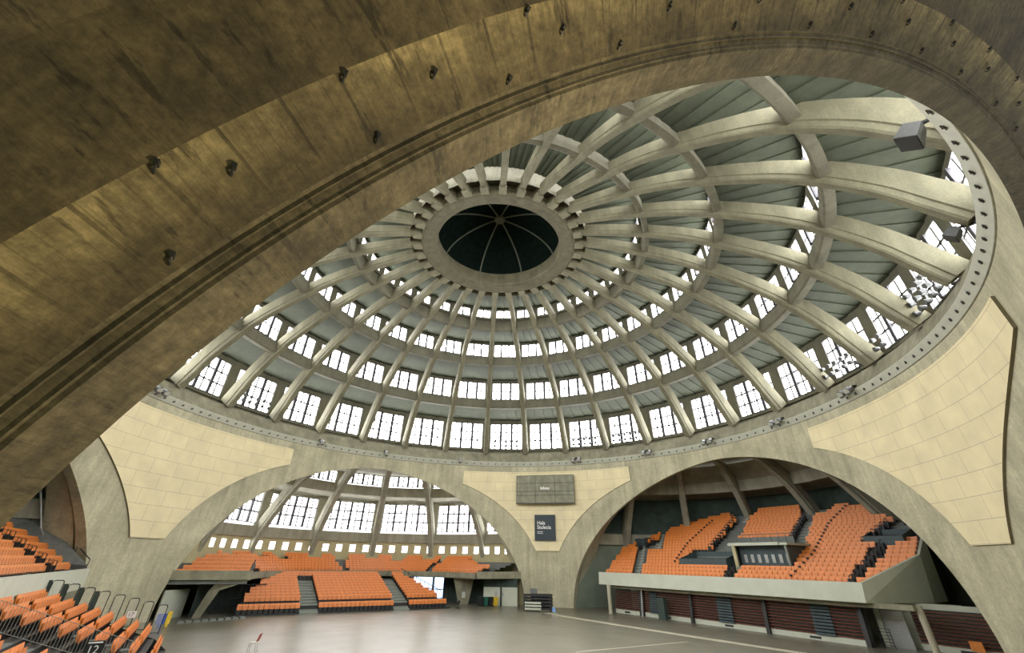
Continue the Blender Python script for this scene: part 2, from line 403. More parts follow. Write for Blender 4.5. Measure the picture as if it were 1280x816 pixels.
# inner edge of a rib, (r, z), and its depth
RIB = [(32.35, 19.75), (31.3, 21.4), (30.0, 23.4), (27.85, 25.85), (25.3, 28.0), (21.5, 30.45), (18.7, 31.95), (15.45, 33.25), (12.0, 34.35), (9.5, 35.0), (8.75, 35.15)]
def spline(pts, n):
    out = []
    for i in range(len(pts)-1):
        p0 = pts[max(0, i-1)]; p1 = pts[i]; p2 = pts[i+1]; p3 = pts[min(len(pts)-1, i+2)]
        for k in range(n):
            t = k/n
            out.append(tuple(.5*((2*p1[j]) + (p2[j]-p0[j])*t + (2*p0[j]-5*p1[j]+4*p2[j]-p3[j])*t*t + (-p0[j]+3*p1[j]-3*p2[j]+p3[j])*t**3) for j in range(2)))
    out.append(pts[-1]); return out
def rib_mesh(pts, depth, width, n=4):
    """stepped rib: a narrow lower flange, a groove line, then the wide web; local +X radial"""
    sp = spline(pts, n); b = MB(); rows = []
    for i, (r, z) in enumerate(sp):
        a = sp[max(0, i-1)]; c = sp[min(len(sp)-1, i+1)]; dx, dz = c[0]-a[0], c[1]-a[1]; l = math.hypot(dx, dz)
        nx, nz = -dz/l, dx/l
        if nx < 0 and nz < 0 or nz < 0: nx, nz = -nx, -nz
        t = i/(len(sp)-1); d = depth(t); w = width(t)
        sec = [(-w*.36, 0), (w*.36, 0), (w*.42, .08*d), (w*.42, .26*d), (w*.50, .30*d), (w*.50, d), (-w*.50, d), (-w*.50, .30*d), (-w*.42, .26*d), (-w*.42, .08*d), (-w*.36, 0)]
        rows.append([Vector((r+nx*h, y, z+nz*h)) for y, h in sec])
    b.grid(rows)
    b.poly(rows[0][:-1][::-1]); b.poly(rows[-1][:-1])
    return b
rb = rib_mesh(RIB, lambda t: 1.75-.75*t, lambda t: .82-.26*t)
kb = MB()
kb.hexa([Vector(p) for p in ((8.55,-.40,34.98),(9.5,-.34,34.85),(9.5,.34,34.85),(8.55,.40,34.98),(8.55,-.40,36.0),(9.5,-.34,36.0),(9.5,.34,36.0),(8.55,.40,36.0))])
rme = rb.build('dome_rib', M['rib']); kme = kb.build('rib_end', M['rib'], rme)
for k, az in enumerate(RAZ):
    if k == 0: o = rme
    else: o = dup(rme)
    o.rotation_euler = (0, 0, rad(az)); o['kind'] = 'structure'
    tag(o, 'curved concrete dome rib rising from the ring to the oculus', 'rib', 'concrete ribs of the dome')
# beams that tie the ribs, tier by tier
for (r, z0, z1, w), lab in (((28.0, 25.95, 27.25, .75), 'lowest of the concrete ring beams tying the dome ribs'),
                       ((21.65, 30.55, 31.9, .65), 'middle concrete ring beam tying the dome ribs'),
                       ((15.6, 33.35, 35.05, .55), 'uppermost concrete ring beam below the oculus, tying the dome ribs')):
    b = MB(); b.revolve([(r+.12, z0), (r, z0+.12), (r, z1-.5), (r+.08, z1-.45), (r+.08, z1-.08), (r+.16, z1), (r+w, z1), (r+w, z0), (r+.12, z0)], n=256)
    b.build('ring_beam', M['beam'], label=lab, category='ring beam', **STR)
# stepped roof slabs: underside panels with small offsets along the boards
def slab(r0, z0, r1, z1, name, lab):
    b = MB()
    for k in range(32):
        a = 5.625+11.25*k
        for j in range(4):
            a0, a1 = a+11.25*j/4, a+11.25*(j+1)/4; o0, o1 = 0.0, .10
            b.quad(P(r0, a0, z0+o0), P(r0, a1, z0+o1), P(r1, a1, z1+o1), P(r1, a0, z1+o0))
            b.quad(P(r0, a1, z0+o1), P(r0, a1, z0), P(r1, a1, z1), P(r1, a1, z1+o1))
    b.revolve([(r0+.35, z0+.5), (r1, z1+.5)], n=128)
    return b.build(name, M['slab'], label=lab, category='roof slab', **STR)
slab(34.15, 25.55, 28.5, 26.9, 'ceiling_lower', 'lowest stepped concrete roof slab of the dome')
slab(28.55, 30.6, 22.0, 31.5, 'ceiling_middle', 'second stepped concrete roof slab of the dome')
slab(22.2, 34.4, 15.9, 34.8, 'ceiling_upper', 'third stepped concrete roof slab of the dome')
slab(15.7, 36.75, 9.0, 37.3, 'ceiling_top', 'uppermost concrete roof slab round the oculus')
for (r, z0, z1), lab in (((33.95, 24.95, 26.0), 'lintel band over the tallest dome windows'), ((28.4, 30.1, 31.0), 'lintel band over the second row of dome windows'),
                  ((22.05, 34.0, 34.9), 'lintel band over the third row of dome windows'), ((15.55, 36.4, 37.2), 'lintel band over the small top windows')):
    b = MB(); b.revolve([(r+.3, z0), (r, z0), (r, z1), (r+.3, z1)], n=192); b.build('lintel_beam', M['beam'], label=lab, category='lintel', **STR)
# windows, one object per bay
def bay_window(r, z0, z1, halfdeg, nl, px, pz, fr, mu, pane, pier=True):
    """frame with nl lights (px by pz panes each) on a chord facing the axis; local +X radial"""
    x = r*math.cos(rad(halfdeg)); hw = r*math.sin(rad(halfdeg)); W = 2*hw; f = MB(); mm = MB(); g = MB()
    t = .10
    for s in (-1, 1): f.box((x, s*(hw-.05), (z0+z1)/2), (.22, .10, z1-z0))
    for z in (z0, z1): f.box((x, 0, z), (.22, W, t))
    for k in range(1, nl): mm.box((x-.06, -hw+W*k/nl, (z0+z1)/2), (.34, fr, z1-z0))
    for k in range(nl):
        a0 = -hw+W*k/nl + fr/2; a1 = -hw+W*(k+1)/nl - fr/2
        for j in range(1, px): f.box((x, a0+(a1-a0)*j/px, (z0+z1)/2), (.06, mu, z1-z0))
        for j in range(1, pz): f.box((x, (a0+a1)/2, z0+(z1-z0)*j/pz), (.06, a1-a0, mu))
        g.quad((x+.03, a0, z0), (x+.03, a1, z0), (x+.03, a1, z1), (x+.03, a0, z1))
    return f, mm, g
TIERS = [((34.0, 20.9, 24.95, 4.62, 3, 2, 3, .40, .20), 'tall'), ((28.35, 27.4, 30.1, 4.6, 3, 2, 2, .36, .16), 'second-row'),
         ((22.0, 32.0, 34.0, 4.55, 3, 2, 1, .26, .07), 'third-row'), ((15.5, 35.15, 36.4, 4.15, 2, 1, 1, .2, .04), 'small top-row')]
wn = 0
for (args, nm) in TIERS:
    f, mm, g = bay_window(*args, M['pane'])
    wn += 1; first = f.build('window_%d' % wn, M['frame']); mm.build('mullion', M['mullion'], first); g.build('pane', M['pane'], first)
    pb = MB(); r = args[0]; hw = r*math.sin(rad(5.625-args[3])); h0, h1 = args[1]-.15, args[2]+.2
    x = r*math.cos(rad(5.625-args[3]))
    for k in range(32):
        if k == 0: o = first
        else: wn += 1; o = dup(first); o.name = 'window_%d' % wn
        o.rotation_euler = (0,0,rad(11.25*k)); o['kind'] = 'structure'
        tag(o, '%s daylit dome window between two ribs' % nm, 'window', '%s windows of the dome' % nm)
    # solid piers of wall behind each rib, and sill below
    for k in range(32):
        a = RAZ[k]; t = rad(a)
        pb.box(P(r+.12, a, (h0+h1)/2), (.45, 2*r*math.sin(rad(5.7-args[3])), h1-h0), 0, t)
    pb.revolve([(r-.1, h0+.2), (r-.1, h0-.15), (r+.4, h0-.15)], n=192)
    pb.build('wall_'+{'tall': 'lower', 'second-row': 'middle', 'third-row': 'upper', 'small top-row': 'top'}[nm]+'_tier', M['beam'], label='concrete wall piers between the %s dome windows' % nm, category='wall', **STR)
# oculus ring and lantern
b = MB(); b.revolve([(6.95, 36.9), (6.9, 35.4), (7.0, 35.28), (7.25, 35.25), (7.3, 35.2), (8.35, 35.02), (8.55, 35.05), (8.62, 35.25), (8.62, 36.4)], n=128)
b.build('trim_2', M['ocring'], smooth=False, label='brown concrete ring round the dark oculus', category='ring', **STR)
b = MB(); b.revolve([(9.9, 35.4), (9.9, 37.4), (8.6, 37.4), (8.6, 36.3)], n=128); b.build('wall_oculus', M['apse'], label='short wall behind the rib ends round the oculus', category='wall', **STR)
b = MB()
for k in range(32):
    a = 11.25*k; b.box(P(9.84, a, 36.2), (.06, .75, .8), 0, rad(a))
b.build('vent_hatches', M['black'], label='dark hatches in the short wall round the oculus', category='hatch', **STR)
LZ, LH, LR = 36.3, 3.75, 7.1
b = MB(); b.revolve([(LR*math.cos(PI/2*k/12), LZ+LH*math.sin(PI/2*k/12)) for k in range(13)], n=64)
lan = b.build('ceiling_lantern', M['lantern'], smooth=True, label='dark lantern dome seen through the oculus', category='lantern', **STR)
for k in range(8):
    b = MB(); a = 22.5+45*k+12
    b.tube([P((LR-.06)*math.cos(PI/2*q/12), a, LZ+(LH-.1)*math.sin(PI/2*q/12)) for q in range(13)], .10, 6); b.build('lantern_rib', M['lanrib'], lan)
b = MB(); b.tube([(0,0,LZ+LH-.35), (0,0,LZ+LH-.05)], .62, 16)
b.build('lantern_boss', M['lanrib'], lan)

# ------------------------------------------------------------------ apses behind the arches
AC = 25.3
def LP(rho, phi, z): return Vector((AC + rho*math.cos(rad(phi)), rho*math.sin(rad(phi)), z))
def drum_rho(phi, r=33.35):
    c, s = math.cos(rad(phi)), math.sin(rad(phi)); return -AC*c + math.sqrt(max(0, AC*AC*c*c - AC*AC + r*r))
def arev(b, prof, mi=0, p0=None, p1=None, n=56):
    if p0 is None:
        q = min(r for r, z in prof); p1 = next(p for p in [x*.5 for x in range(181, 0, -1)] if drum_rho(p, 32.75) < q); p0 = -p1
    b.grid([[LP(r, p0+(p1-p0)*k/n, z) for k in range(n+1)] for r, z in prof], mi)
ARIB = [(21.0, 4.4), (20.6, 6.0), (19.7, 8.0), (18.3, 10.2), (16.6, 12.5), (15.1, 14.1), (12.6, 16.0), (10.6, 17.0)]
PHI = [-90+12.857*(2*k) + 12.857 for k in range(7)]           # bay centres: -77.1 ... 77.1
RPH = [-64.29, -38.57, -12.86, 12.86, 38.57, 64.29]
def apse(side, ax, kind):
    """kind: 'open' daylit windows, 'dark' curtained"""
    rz = rad(ax); dark = kind == 'dark'
    gname = {'north': 'far', 'east': 'balcony', 'west': 'left', 'south': 'near'}[side]
    # back wall: lower wall, beams, roof slabs
    b = MB()
    if side == 'north':
        arev(b, [(20.75, 3.0), (20.75, 6.1)]); arev(b, [(20.75, 7.02), (20.75, 7.5)]); arev(b, [(20.75, 0), (20.75, 3.0)], 0, -30, 90); arev(b, [(20.75, 0), (20.75, 3.0)], 0, -90, -52)
        for k in range(31):     # wall between the small lights
            p0 = -88+176*k/31; arev(b, [(20.75, 6.1), (20.75, 7.02)], 0, p0, p0+3.3, 2)
    else: arev(b, [(20.8, 0), (20.8, 9.0)])
    o = b.build('wall_apse_'+side, M['cream'] if side == 'north' else M['seatwall'], label='curved back wall of the %s seating bay' % gname, category='wall', **STR); o.rotation_euler = (0,0,rz)
    b = MB(); arev(b, [(20.9, 7.45), (20.4, 7.45), (20.35, 8.75), (20.9, 8.8)]); arev(b, [(16.9, 13.75), (16.25, 13.8), (16.15, 15.15), (16.9, 15.2)])
    if not dark: arev(b, [(20.9, 13.1), (20.6, 13.1), (20.6, 13.5)])
    if side == 'south': b = MB(); arev(b, [(20.9, 13.5), (20.7, 13.5)])
    o = b.build('beam_apse_'+side, M['apse'], label='curved concrete beams under the windows of the %s seating bay' % gname, category='beam', **STR); o.rotation_euler = (0,0,rz)
    b = MB()
    if side != 'south': arev(b, [(20.9, 13.5), (16.4, 14.35)])
    else: arev(b, [(20.9, 19.0), (16.4, 19.5)])
    if dark and side != 'south': arev(b, [(16.3, 15.1), (15.0, 16.0), (13.6, 16.9)])
    rows = [[], []]
    for k in range(61):
        ph = -72+144*k/60; q = drum_rho(ph)
        if q < 16.6: hz = 3.0 if side == 'south' else 0; rows[0].append(LP(16.7, ph, 16.9+hz)); rows[1].append(LP(max(q, 2), ph, 17.4+hz))
    b.grid(rows)
    o = b.build('ceiling_apse_'+side, M['apse'], label='stepped concrete roof of the %s seating bay' % gname, category='ceiling', **STR); o.rotation_euler = (0,0,rz)
    # ribs
    rib_of = {}
    for ph in RPH:
        if side in ('west', 'south') : continue
        lim = drum_rho(ph, 33.7)+.5; k = round(abs(ph))
        if k not in rib_of:
            cut = [q for q in spline(ARIB, 4) if q[0] > lim]; rib_of[k] = rib_mesh(cut, lambda t: 1.5-.3*t, lambda t: 1.0-.1*t, 1)
        rm = rib_of[k]
        r = rm.build('apse_rib', M['apse'], kind='structure')
        mw = Matrix.Rotation(rz, 4, 'Z') @ Matrix.Translation((AC,0,0)) @ Matrix.Rotation(rad(ph), 4, 'Z'); r.matrix_world = mw
        tag(r, 'leaning concrete rib in the %s' % ('far bay of tall windows' if side == 'north' else 'bay above the orange balcony'), 'rib', 'leaning ribs of the %s bay' % gname)
    global wn
    def windows(rho, z0, z1, halfdeg, nl, px, pz, nm, phis):
        global wn
        for ph in phis:
            if dark:
                continue
            f, mm, g = bay_window(rho, z0, z1, halfdeg, nl, px, pz, .34, .20, None)
            wn += 1; w = f.build('window_%d' % wn, M['frame']); mm.build('mullion', M['mullion'], w); g.build('pane', M['pane_near_boosted' if side == 'south' else 'pane_apse'], w)
            w.matrix_world = Matrix.Rotation(rz, 4, 'Z') @ Matrix.Translation((AC,0,0)) @ Matrix.Rotation(rad(ph), 4, 'Z')
            w['kind'] = 'structure'; tag(w, '%s window in the %s seating bay' % (nm, gname), 'window', '%s windows of the %s bay' % (nm, gname))
    if side == 'south': dark = False
    windows(20.7, 9.15, 13.05, 10.9, 4, 2, 3, 'tall daylit', PHI if side == 'north' else PHI[6:])
    if side == 'south': dark = True
    if side == 'north': windows(16.6, 15.4, 16.85, 11.2, 4, 2, 1, 'low upper daylit', [p for p in PHI if abs(p) < 60])
    if not dark:
        b = MB()
        for ph in RPH:
            b.hexa([LP(r, ph+d, z) for z in (8.8, 13.4) for r, d in ((20.5, -2.0), (20.5, 2.0), (21.0, 2.0), (21.0, -2.0))])
            b.hexa([LP(r, ph+d, z) for z in (15.1, 17.0) for r, d in ((16.4, -1.7), (16.4, 1.7), (16.8, 1.7), (16.8, -1.7))])
        o = b.build('wall_piers_'+side, M['apse'], label='window piers of the %s seating bay' % gname, category='wall', **STR); o.rotation_euler = (0,0,rz)
        if side == 'north':
            for k in range(31):
                p0 = -88+176*k/31+3.3; p1 = -88+176*(k+1)/31
                g = MB(); g.quad(LP(20.8, p0, 6.1), LP(20.8, p1, 6.1), LP(20.8, p1, 7.02), LP(20.8, p0, 7.02))
                wn += 1; w = g.build('window_%d' % wn, M['pane_apse'], kind='structure'); w.rotation_euler = (0,0,rz)
                tag(w, 'small square daylit window above the upper rows of the far seats', 'window', 'small windows of the far bay')
    else:
        b = MB(); arev(b, [(20.6, 8.9), (20.6, 13.6)], 0, *((-87, 64) if side == 'south' else (None, None)))  # south: unseen curtain added to cut the light on part of the near arch
        o = b.build('blackout_curtain', M['dark']); o.rotation_euler = (0,0,rz)
        tag(o, 'dark green blackout curtain across the windows %s' % {'east': 'above the orange balcony', 'west': 'of the bay at far left', 'south': 'behind the near arch, added to block light'}[side], 'curtain')
apse('north', 90, 'open'); apse('east', 0, 'dark'); apse('west', 180, 'dark'); apse('south', -90, 'dark')

# near gallery under the camera, plus an unseen warm lamp added to brighten the arch
b = MB(); b.grid([[LP(q, -88+98*k/24, z) for k in range(25)] for q, z in ((20.7, 3.3), (13.2, 3.3), (13.2, 3.02), (20.7, 3.02))])
o = b.build('floor_near_gallery', M['apse'], label='concrete gallery floor below the camera', category='floor', **STR); o.rotation_euler = (0, 0, rad(-90))
def added_uplight(x, y, energy, aim, label):
    root = thing('floodlight', label, 'floodlight', loc=(x, y, 3.3))
    b = MB(); b.box((0, 0, .03), (.5, .4, .06)); b.tube([(0, 0, .06), (0, 0, .30)], .03, 8); b.build('stand', M['black'], root)
    d = (Vector(aim)-Vector((x, y, 3.75))).normalized(); b = MB(); b.tube([-d*.16, -d*.02, d*.06], [.10, .17, .19], 14); h = b.build('lamp_head', M['lamp_grey'], root); h.location = (0, 0, .45)
    l = bpy.data.lights.new('added_warm_bulb', 'SPOT'); l.energy = energy; l.color = (1.0, .80, .47); l.spot_size = rad(172); l.spot_blend = .5; l.shadow_soft_size = .15
    lo = bpy.data.objects.new('added_warm_bulb', l); COL.objects.link(lo); lo.parent = root; lo.location = Vector((0, 0, .45)) + d*.10; lo.rotation_euler = d.to_track_quat('-Z', 'Y').to_euler()
added_uplight(-12.4, -31.0, 900, (-16.5, -30.5, 11), 'added warm lamp, out of view on the near gallery floor, brightening the near arch')
# ------------------------------------------------------------------ floor
b = MB(); b.poly([P(47.5, 3*k, 0) for k in range(120)])
b.build('floor', M['floor'], label='polished grey hall floor', category='floor', **STR)
def fstrip(name, pts, w, lab):
    b = MB()
    for a, c in zip(pts[:-1], pts[1:]): b.bar((*a, .004), (*c, .004), w, .006)
    b.build(name, M['paleline'], label=lab, category='floor line', **STR)
fstrip('trim_3', [(18.2, 17.3), (17.9, 13), (18.0, 8.9), (18.4, -1), (19.1, -11.3), (20.4, -19.5)], .9, 'wide pale strip along the floor in front of the folded stands')
fstrip('trim_4', [(15.9, -4.5), (5.1, -3.9)], .15, 'thin pale line across the open floor')

# ------------------------------------------------------------------ seats
def seat_geo(b, T, lo=False):
    """one seat facing local +X, its tread at the origin; T maps local points"""
    pass
bk = MB(); bk.hexa([(-.06,-.245,.44),(-.02,-.245,.44),(-.02,.245,.44),(-.06,.245,.44),(-.15,-.24,.84),(-.11,-.24,.86),(-.11,.24,.86),(-.15,.24,.84)])
pn = MB(); pn.hexa([(.02,-.225,.38),(.08,-.225,.38),(.08,.225,.38),(.02,.225,.38),(-.03,-.215,.70),(.03,-.215,.72),(.03,.215,.72),(-.03,.215,.70)])
sp_ = MB(); sp_.bar((-.02,0,0),(-.02,0,.46),.07,.12); sp_.box((0,0,.41),(.16,.44,.05)); sp_.box((0,0,.015),(.22,.12,.03))
seat_me = {n: m for n, m in (('backrest', bk), ('seat_pan', pn), ('seat_post', sp_))}
SEATS = []      # (x, y, z, rz, label, group)
ORD = ['first','second','third','fourth','fifth','sixth','seventh','eighth','ninth','tenth','eleventh','twelfth']
def nth(i):
    if i <= 12: return ORD[i-1]
    return '%d%s' % (i, {1:'st',2:'nd',3:'rd'}.get(i % 10 if i//10 % 10 != 1 else 0, 'th'))

# ---- left telescopic stand (in front of the west bay), rows along y, facing east
CR = [(-18.60, .10)] + [(-19.40-.70*j, .70+.225*j) for j in range(11)]      # tread centre x, tread z
CBL = [('by guard panels', 2.35, 7.35), ('by railing', -2.0, 1.55), ('nearest the camera', -13.0, -6.9)]
for r, (x, z) in enumerate(CR):
    for bi, (bn, y0, y1) in enumerate(CBL):
        n = int((y1-y0)/.5); 
        for k in range(n):
            y = y1 - .25 - .5*k
            SEATS.append((x-.02, y, z, 0.0, 'orange seat, left stand, %s row up, %s from far end, block %s' % (nth(r+1), nth(k+1), bn), 'seats of the left stand'))
def telescopic(rows, width0, width1, axis, name, label, back):
    """stepped deck: rows of (offset, tread z); axis 'x-' rows march to -x, 'y+' rows march to +y"""
    b = MB(); k = .40
    for (o, z) in rows:
        if axis == 'x-': b.box((o-.02, (width0+width1)/2, z-.06), (.78, width1-width0, .12)); b.box((o+.33, (width0+width1)/2, z-.14), (.05, width1-width0, .24))
        else: b.box(((width0+width1)/2, o+.02, z-.06), (width1-width0, .78, .12)); b.box(((width0+width1)/2, o-.33, z-.14), (width1-width0, .05, .24))
    return b
root = thing('telescopic_stand', 'black stepped telescopic stand carrying orange seats at lower left', 'stand')
telescopic(CR, -13.2, 7.6, 'x-', '', '', 0).build('deck', M['black'], root)
b = MB(); b.quad((-18.35,-13.2,0),(-18.35,7.6,0),(-18.35,7.6,.1),(-18.35,-13.2,.1))
b.poly([(-18.4,7.6,0)] + [(x+.38,7.6,z) for x,z in CR] + [(-27.0,7.6,3.0),(-27.0,7.6,0)]); b.build('side_panel', M['black'], root)
for y, w in ((1.95, .75), (-4.4, 1.6)):
    for (x, z) in CR:
        b = MB(); b.box((x-.02, y, z+.02), (.76, w, .04)); b.box((x+.18, y, z-.06), (.36, w, .14)); b.build('aisle_step', M['deck'], root)
# guard panels along the far end: a tube loop with bars
def guard(h=1.5, w=.50):
    f = MB(); c = .12; pts = [(-w/2,0,0),(-w/2,0,h-c),(-w/2+c*.3,0,h-c*.3),(-w/2+c,0,h),(w/2-c,0,h),(w/2-c*.3,0,h-c*.3),(w/2,0,h-c),(w/2,0,0)]
    f.tube(pts, .026, 6); f.tube([(-w/2,0,.08),(w/2,0,.08)], .018, 6)
    g = MB()
    for k in range(1, 7): g.tube([(-w/2+w*k/7,0,.08),(-w/2+w*k/7,0,h-.02)], .014, 5)
    return f, g
gf, gg = guard(); g0 = None
for k in range(12):
    j = k; x, z = CR[min(j, 11)]; 
    lab = 'grey barred guard panel, left stand end, %s from the floor' % nth(k+1)
    if g0 is None:
        g0 = thing('guard_panel', lab, 'guard panel', group='guard panels of the left stand'); gf.build('frame', M['black'], g0); gg.build('bars', M['white'], g0); o = g0
    else: o = dup(g0, lab)
    gx = -19.2-.8*k; gz = max(.1, 1.92-(gx+23.4)*.24); o.location = (gx, 7.75, gz)
    if k >= 5:
        b = MB(); b.box((.40, .02, .72), (.24, .03, 1.2)); b.build('gap_board', M['dark'], o)
    if k == 1:
        b = MB(); b.box((-20.66, 7.66, 1.97), (.46, .02, .34)); sg = b.build('number_sign', M['ink'], label='small white number plate on a grey guard panel', category='sign')
        text('digits', '17', .30, M['black'], sg, (-20.85, 7.645, 1.87), (PI/2, 0, 0))
# railing with close upright bars beside the lower aisle
root = thing('railing', 'black railing with close upright bars beside the aisle of the left stand', 'railing')
b = MB(); c = MB()
for (x0, z0), (x1, z1) in zip(CR[1:-1], CR[2:]):
    for q in range(6):
        t = q/6; xx = x0+(x1-x0)*t; zz = z0+(z1-z0)*t; c.tube([(xx,-2.35,zz+.12),(xx,-2.35,zz+1.05)], .009, 5)
for h in (1.05, .12):
    b = MB(); b.tube([(x,-2.35,z+h) for x, z in CR[1:]], .012, 6); b.build('rail', M['mesh'], root)
c.build('bars', M['mesh'], root)
b = MB(); b.box((-20.8,-2.45,1.63), (.62,.02,.50)); sg = b.build('number_sign', M['black'], label='black aisle sign with a white 12 at the bottom of the left stand', category='sign')
text('digits', '12', .42, M['ink'], sg, (-21.02,-2.465,1.43), (PI/2,0,0)); b = MB(); b.box((-20.8,-2.465,1.82),(.5,.012,.05)); b.build('white_line', M['ink'], sg)
b = MB(); b.tube([(-20.8,-2.43,.9),(-20.8,-2.43,1.4)], .02, 6); b.build('sign_post', M['black'], sg)

# ---- west balcony above it
b = MB(); b.quad((-27.3,-15,0),(-27.3,19.8,0),(-27.3,19.8,2.9),(-27.3,-15,2.9)); b.build('wall_under_west', M['dark'], label='dark wall under the left balcony', category='wall', **STR)
root = thing('balcony', 'pale balcony front with orange seats at the left edge', 'balcony')
b = MB(); b.hexa([(-25.2,-15,2.85),(-25.2,18.9,2.85),(-25.55,18.9,2.85),(-25.55,-15,2.85),(-25.3,-15,4.15),(-25.3,18.9,4.15),(-25.5,18.9,4.15),(-25.5,-15,4.15)]); b.build('parapet', M['white'], root)
b = MB(); CB = [(-26.5-.68*i, 3.72+.41*i) for i in range(14)]; CY = [18.3,18.6,19.1,19.6,19.2,18.5,17.2,16.6,16,15.4,14.8,14.2,13.6,13]
for i, (x, z) in enumerate(CB): b.hexa([(x+.40,-14,z-.5),(x+.40,CY[i]+.25,z-.5),(x-.30,CY[i]+.25,z-.5),(x-.30,-14,z-.5),(x+.40,-14,z),(x+.40,CY[i]+.25,z),(x-.30,CY[i]+.25,z),(x-.30,-14,z)])
b.build('deck', M['deck'], root)
b = MB(); b.poly([(-25.5,19.0,3.9),(-25.6,19.0,4.35),(-27.9,19.9,6.1),(-30.5,19.9,7.3),(-34.5,18.6,9.0),(-34.5,18.6,5),(-28,19.9,3.0)]); b.poly([(-25.5,19.2,3.9),(-25.6,19.2,4.35),(-27.9,20.1,6.1),(-30.5,20.1,7.3),(-34.5,18.8,9.0),(-34.5,18.8,5),(-28,20.1,3.0)][::-1]); b.build('end_wall', M['deck'], root)
for i, (x, z) in enumerate(CB):
    for bi, (y0, y1, nm) in enumerate(((13.2-.1*i, CY[i], 'end'), (-8, 11.6-.1*i, 'middle'))):
        n = int((y1-y0)/.5)
        for k in range(n):
            SEATS.append((x, y1-.25-.5*k, z, 0.0, 'orange seat, left balcony, %s row back, %s from far end, %s block' % (nth(i+1), nth(k+1), nm), 'seats of the left balcony'))
root = thing('handrail', 'dark aisle handrails among the orange seats of the left balcony', 'handrail')
for i, (x, z) in enumerate(CB):
    for y in (11.9-.1*i, 12.9-.1*i):
        b = MB(); b.tube([(x+.2,y,z),(x+.2,y,z+.95),(x-.25,y,z+1.1),(x-.25,y,z+.2)], .03, 6); b.box((x,y,z+.45), (.52,.06,.5)); b.build('rail', M['black'], root)
b = MB(); b.tube([(-25.6,19.1,4.75),(-27.9,20.0,6.5),(-30.5,20.0,7.7),(-34.0,18.7,9.2)], .035, 6)
for t in ((-25.6,19.1,4.3),(-27.9,20.0,6.05),(-30.5,20.0,7.25),(-29.2,20,6.65),(-26.8,19.5,5.2)): b.tube([t,(t[0],t[1],t[2]+.45)], .03, 6)
o = b.build('handrail', M['black']); tag(o, 'thin dark handrail sloping along the end wall of the left balcony', 'handrail')

# ---- far stand (north), rows along x, facing south
AR = [(26.85, .12)] + [(27.8+.76*j, .74+.233*j) for j in range(10)]
def aL(y): return -14.2 if y < 27.5 else -math.sqrt(max(0, 13.75**2-(y-AC)**2))
def aR(y): return 10.0 if y < 27.5 else 9.2-(y-27.8)*.42
A1, A2 = (-7.65, -5.75), (2.75, 4.65)
root = thing('telescopic_stand', 'stepped telescopic stand of orange seats under the far windows', 'stand')
b = MB(); fb = MB()
for i, (y, z) in enumerate(AR):
    x0, x1 = aL(y), aR(y); b.box(((x0+x1)/2, y+.02, z-.06), (x1-x0, .78, .12)); b.box(((x0+x1)/2, y-.34, z-.14), (x1-x0, .05, .26))
b.box((-2.1, 27.28, .36), (23.3, .06, .62))
b.build('deck', M['black'], root)
b = MB(); b.poly([(aL(AR[1][0]),27.4,0)] + [(aL(y)-.02,y-.36,z) for y,z in AR[1:]] + [(aL(35),35,0)]); b.build('side_panel', M['dark'], root); b = MB(); b.poly([(aR(AR[1][0]),27.4,0)] + [(aR(y)+.02,y-.36,z) for y,z in AR[1:]] + [(aR(35),35,0)]); b.build('side_panel', M['dark'], root)
for (x0, x1) in (A1, A2):
    b = MB()
    for i, (y, z) in enumerate(AR[:-1]):
        b.box(((x0+x1)/2, y+.02, z+.02), (x1-x0, .78, .05))
        zn = AR[i+1][1]; dz = (zn-z)/2 if i else .21
        b.box(((x0+x1)/2, y+.2, z+dz), (x1-x0, .40, .05)); b.box(((x0+x1)/2, y+.02, z+dz/2+.02), (x1-x0, .04, dz))
        b.box(((x0+x1)/2, y-.36, z-dz/2), (x1-x0, .04, dz+.05))
    b.build('stairs', M['stairs'], root)
root = thing('handrail', 'dark stepped handrail down the right flank of the far stand', 'handrail')
b = MB()
for (y, z) in AR[1:]: b.tube([(aR(y)+.12,y,z),(aR(y)+.12,y,z+1.0),(aR(y+.7)+.12,y+.7,z+1.2)], .04, 6)
b.build('rails', M['black'], root)
for i, (y, z) in enumerate(AR):
    for bi, (x0, x1) in enumerate(((aL(y)+.1, A1[0]), (A1[1], A2[0]), (A2[1], aR(y)-.1))):
        if i == 10 and bi == 0: x1 = A1[1]
        n = int((x1-x0)/.5); off = (x1-x0-.5*n)
        for k in range(n):
            x = (x1-.25-.5*k) if bi == 0 else (x0+.25+.5*k)
            SEATS.append((x, y+.02, z, -PI/2, '', 'far'))
# ---- far gallery (north), rows on arcs
GR = [(13.95+.92*j, 3.34+.26*j) for j in range(7)]
root = thing('gallery', 'concrete gallery edge with orange seats under the tall windows', 'gallery')
b = MB()
def gp(rho, phi, z): return Vector((rho*math.sin(rad(phi)), AC+rho*math.cos(rad(phi)), z))   # phi from +y, positive to the right
GP = 86.5
def garc(b, prof, p0=-GP, p1=GP, n=64, mi=0): b.grid([[gp(r, p0+(p1-p0)*k/n, z) for k in range(n+1)] for r, z in prof], mi)
garc(b, [(20.7,3.05),(13.3,3.05),(13.25,3.15),(13.25,3.72),(13.45,3.72),(13.45,3.3)])
for s_ in (-1, 1):      # straight parapet across each end, on the line between the piers
    b.hexa([(s_*13.2,25.5,3.12),(s_*20.15,25.5,3.12),(s_*20.15,25.75,3.12),(s_*13.2,25.75,3.12),(s_*13.2,25.55,3.92),(s_*20.15,25.55,3.92),(s_*20.15,25.75,3.92),(s_*13.2,25.75,3.92)])
b.build('slab', M['ledge'], root)
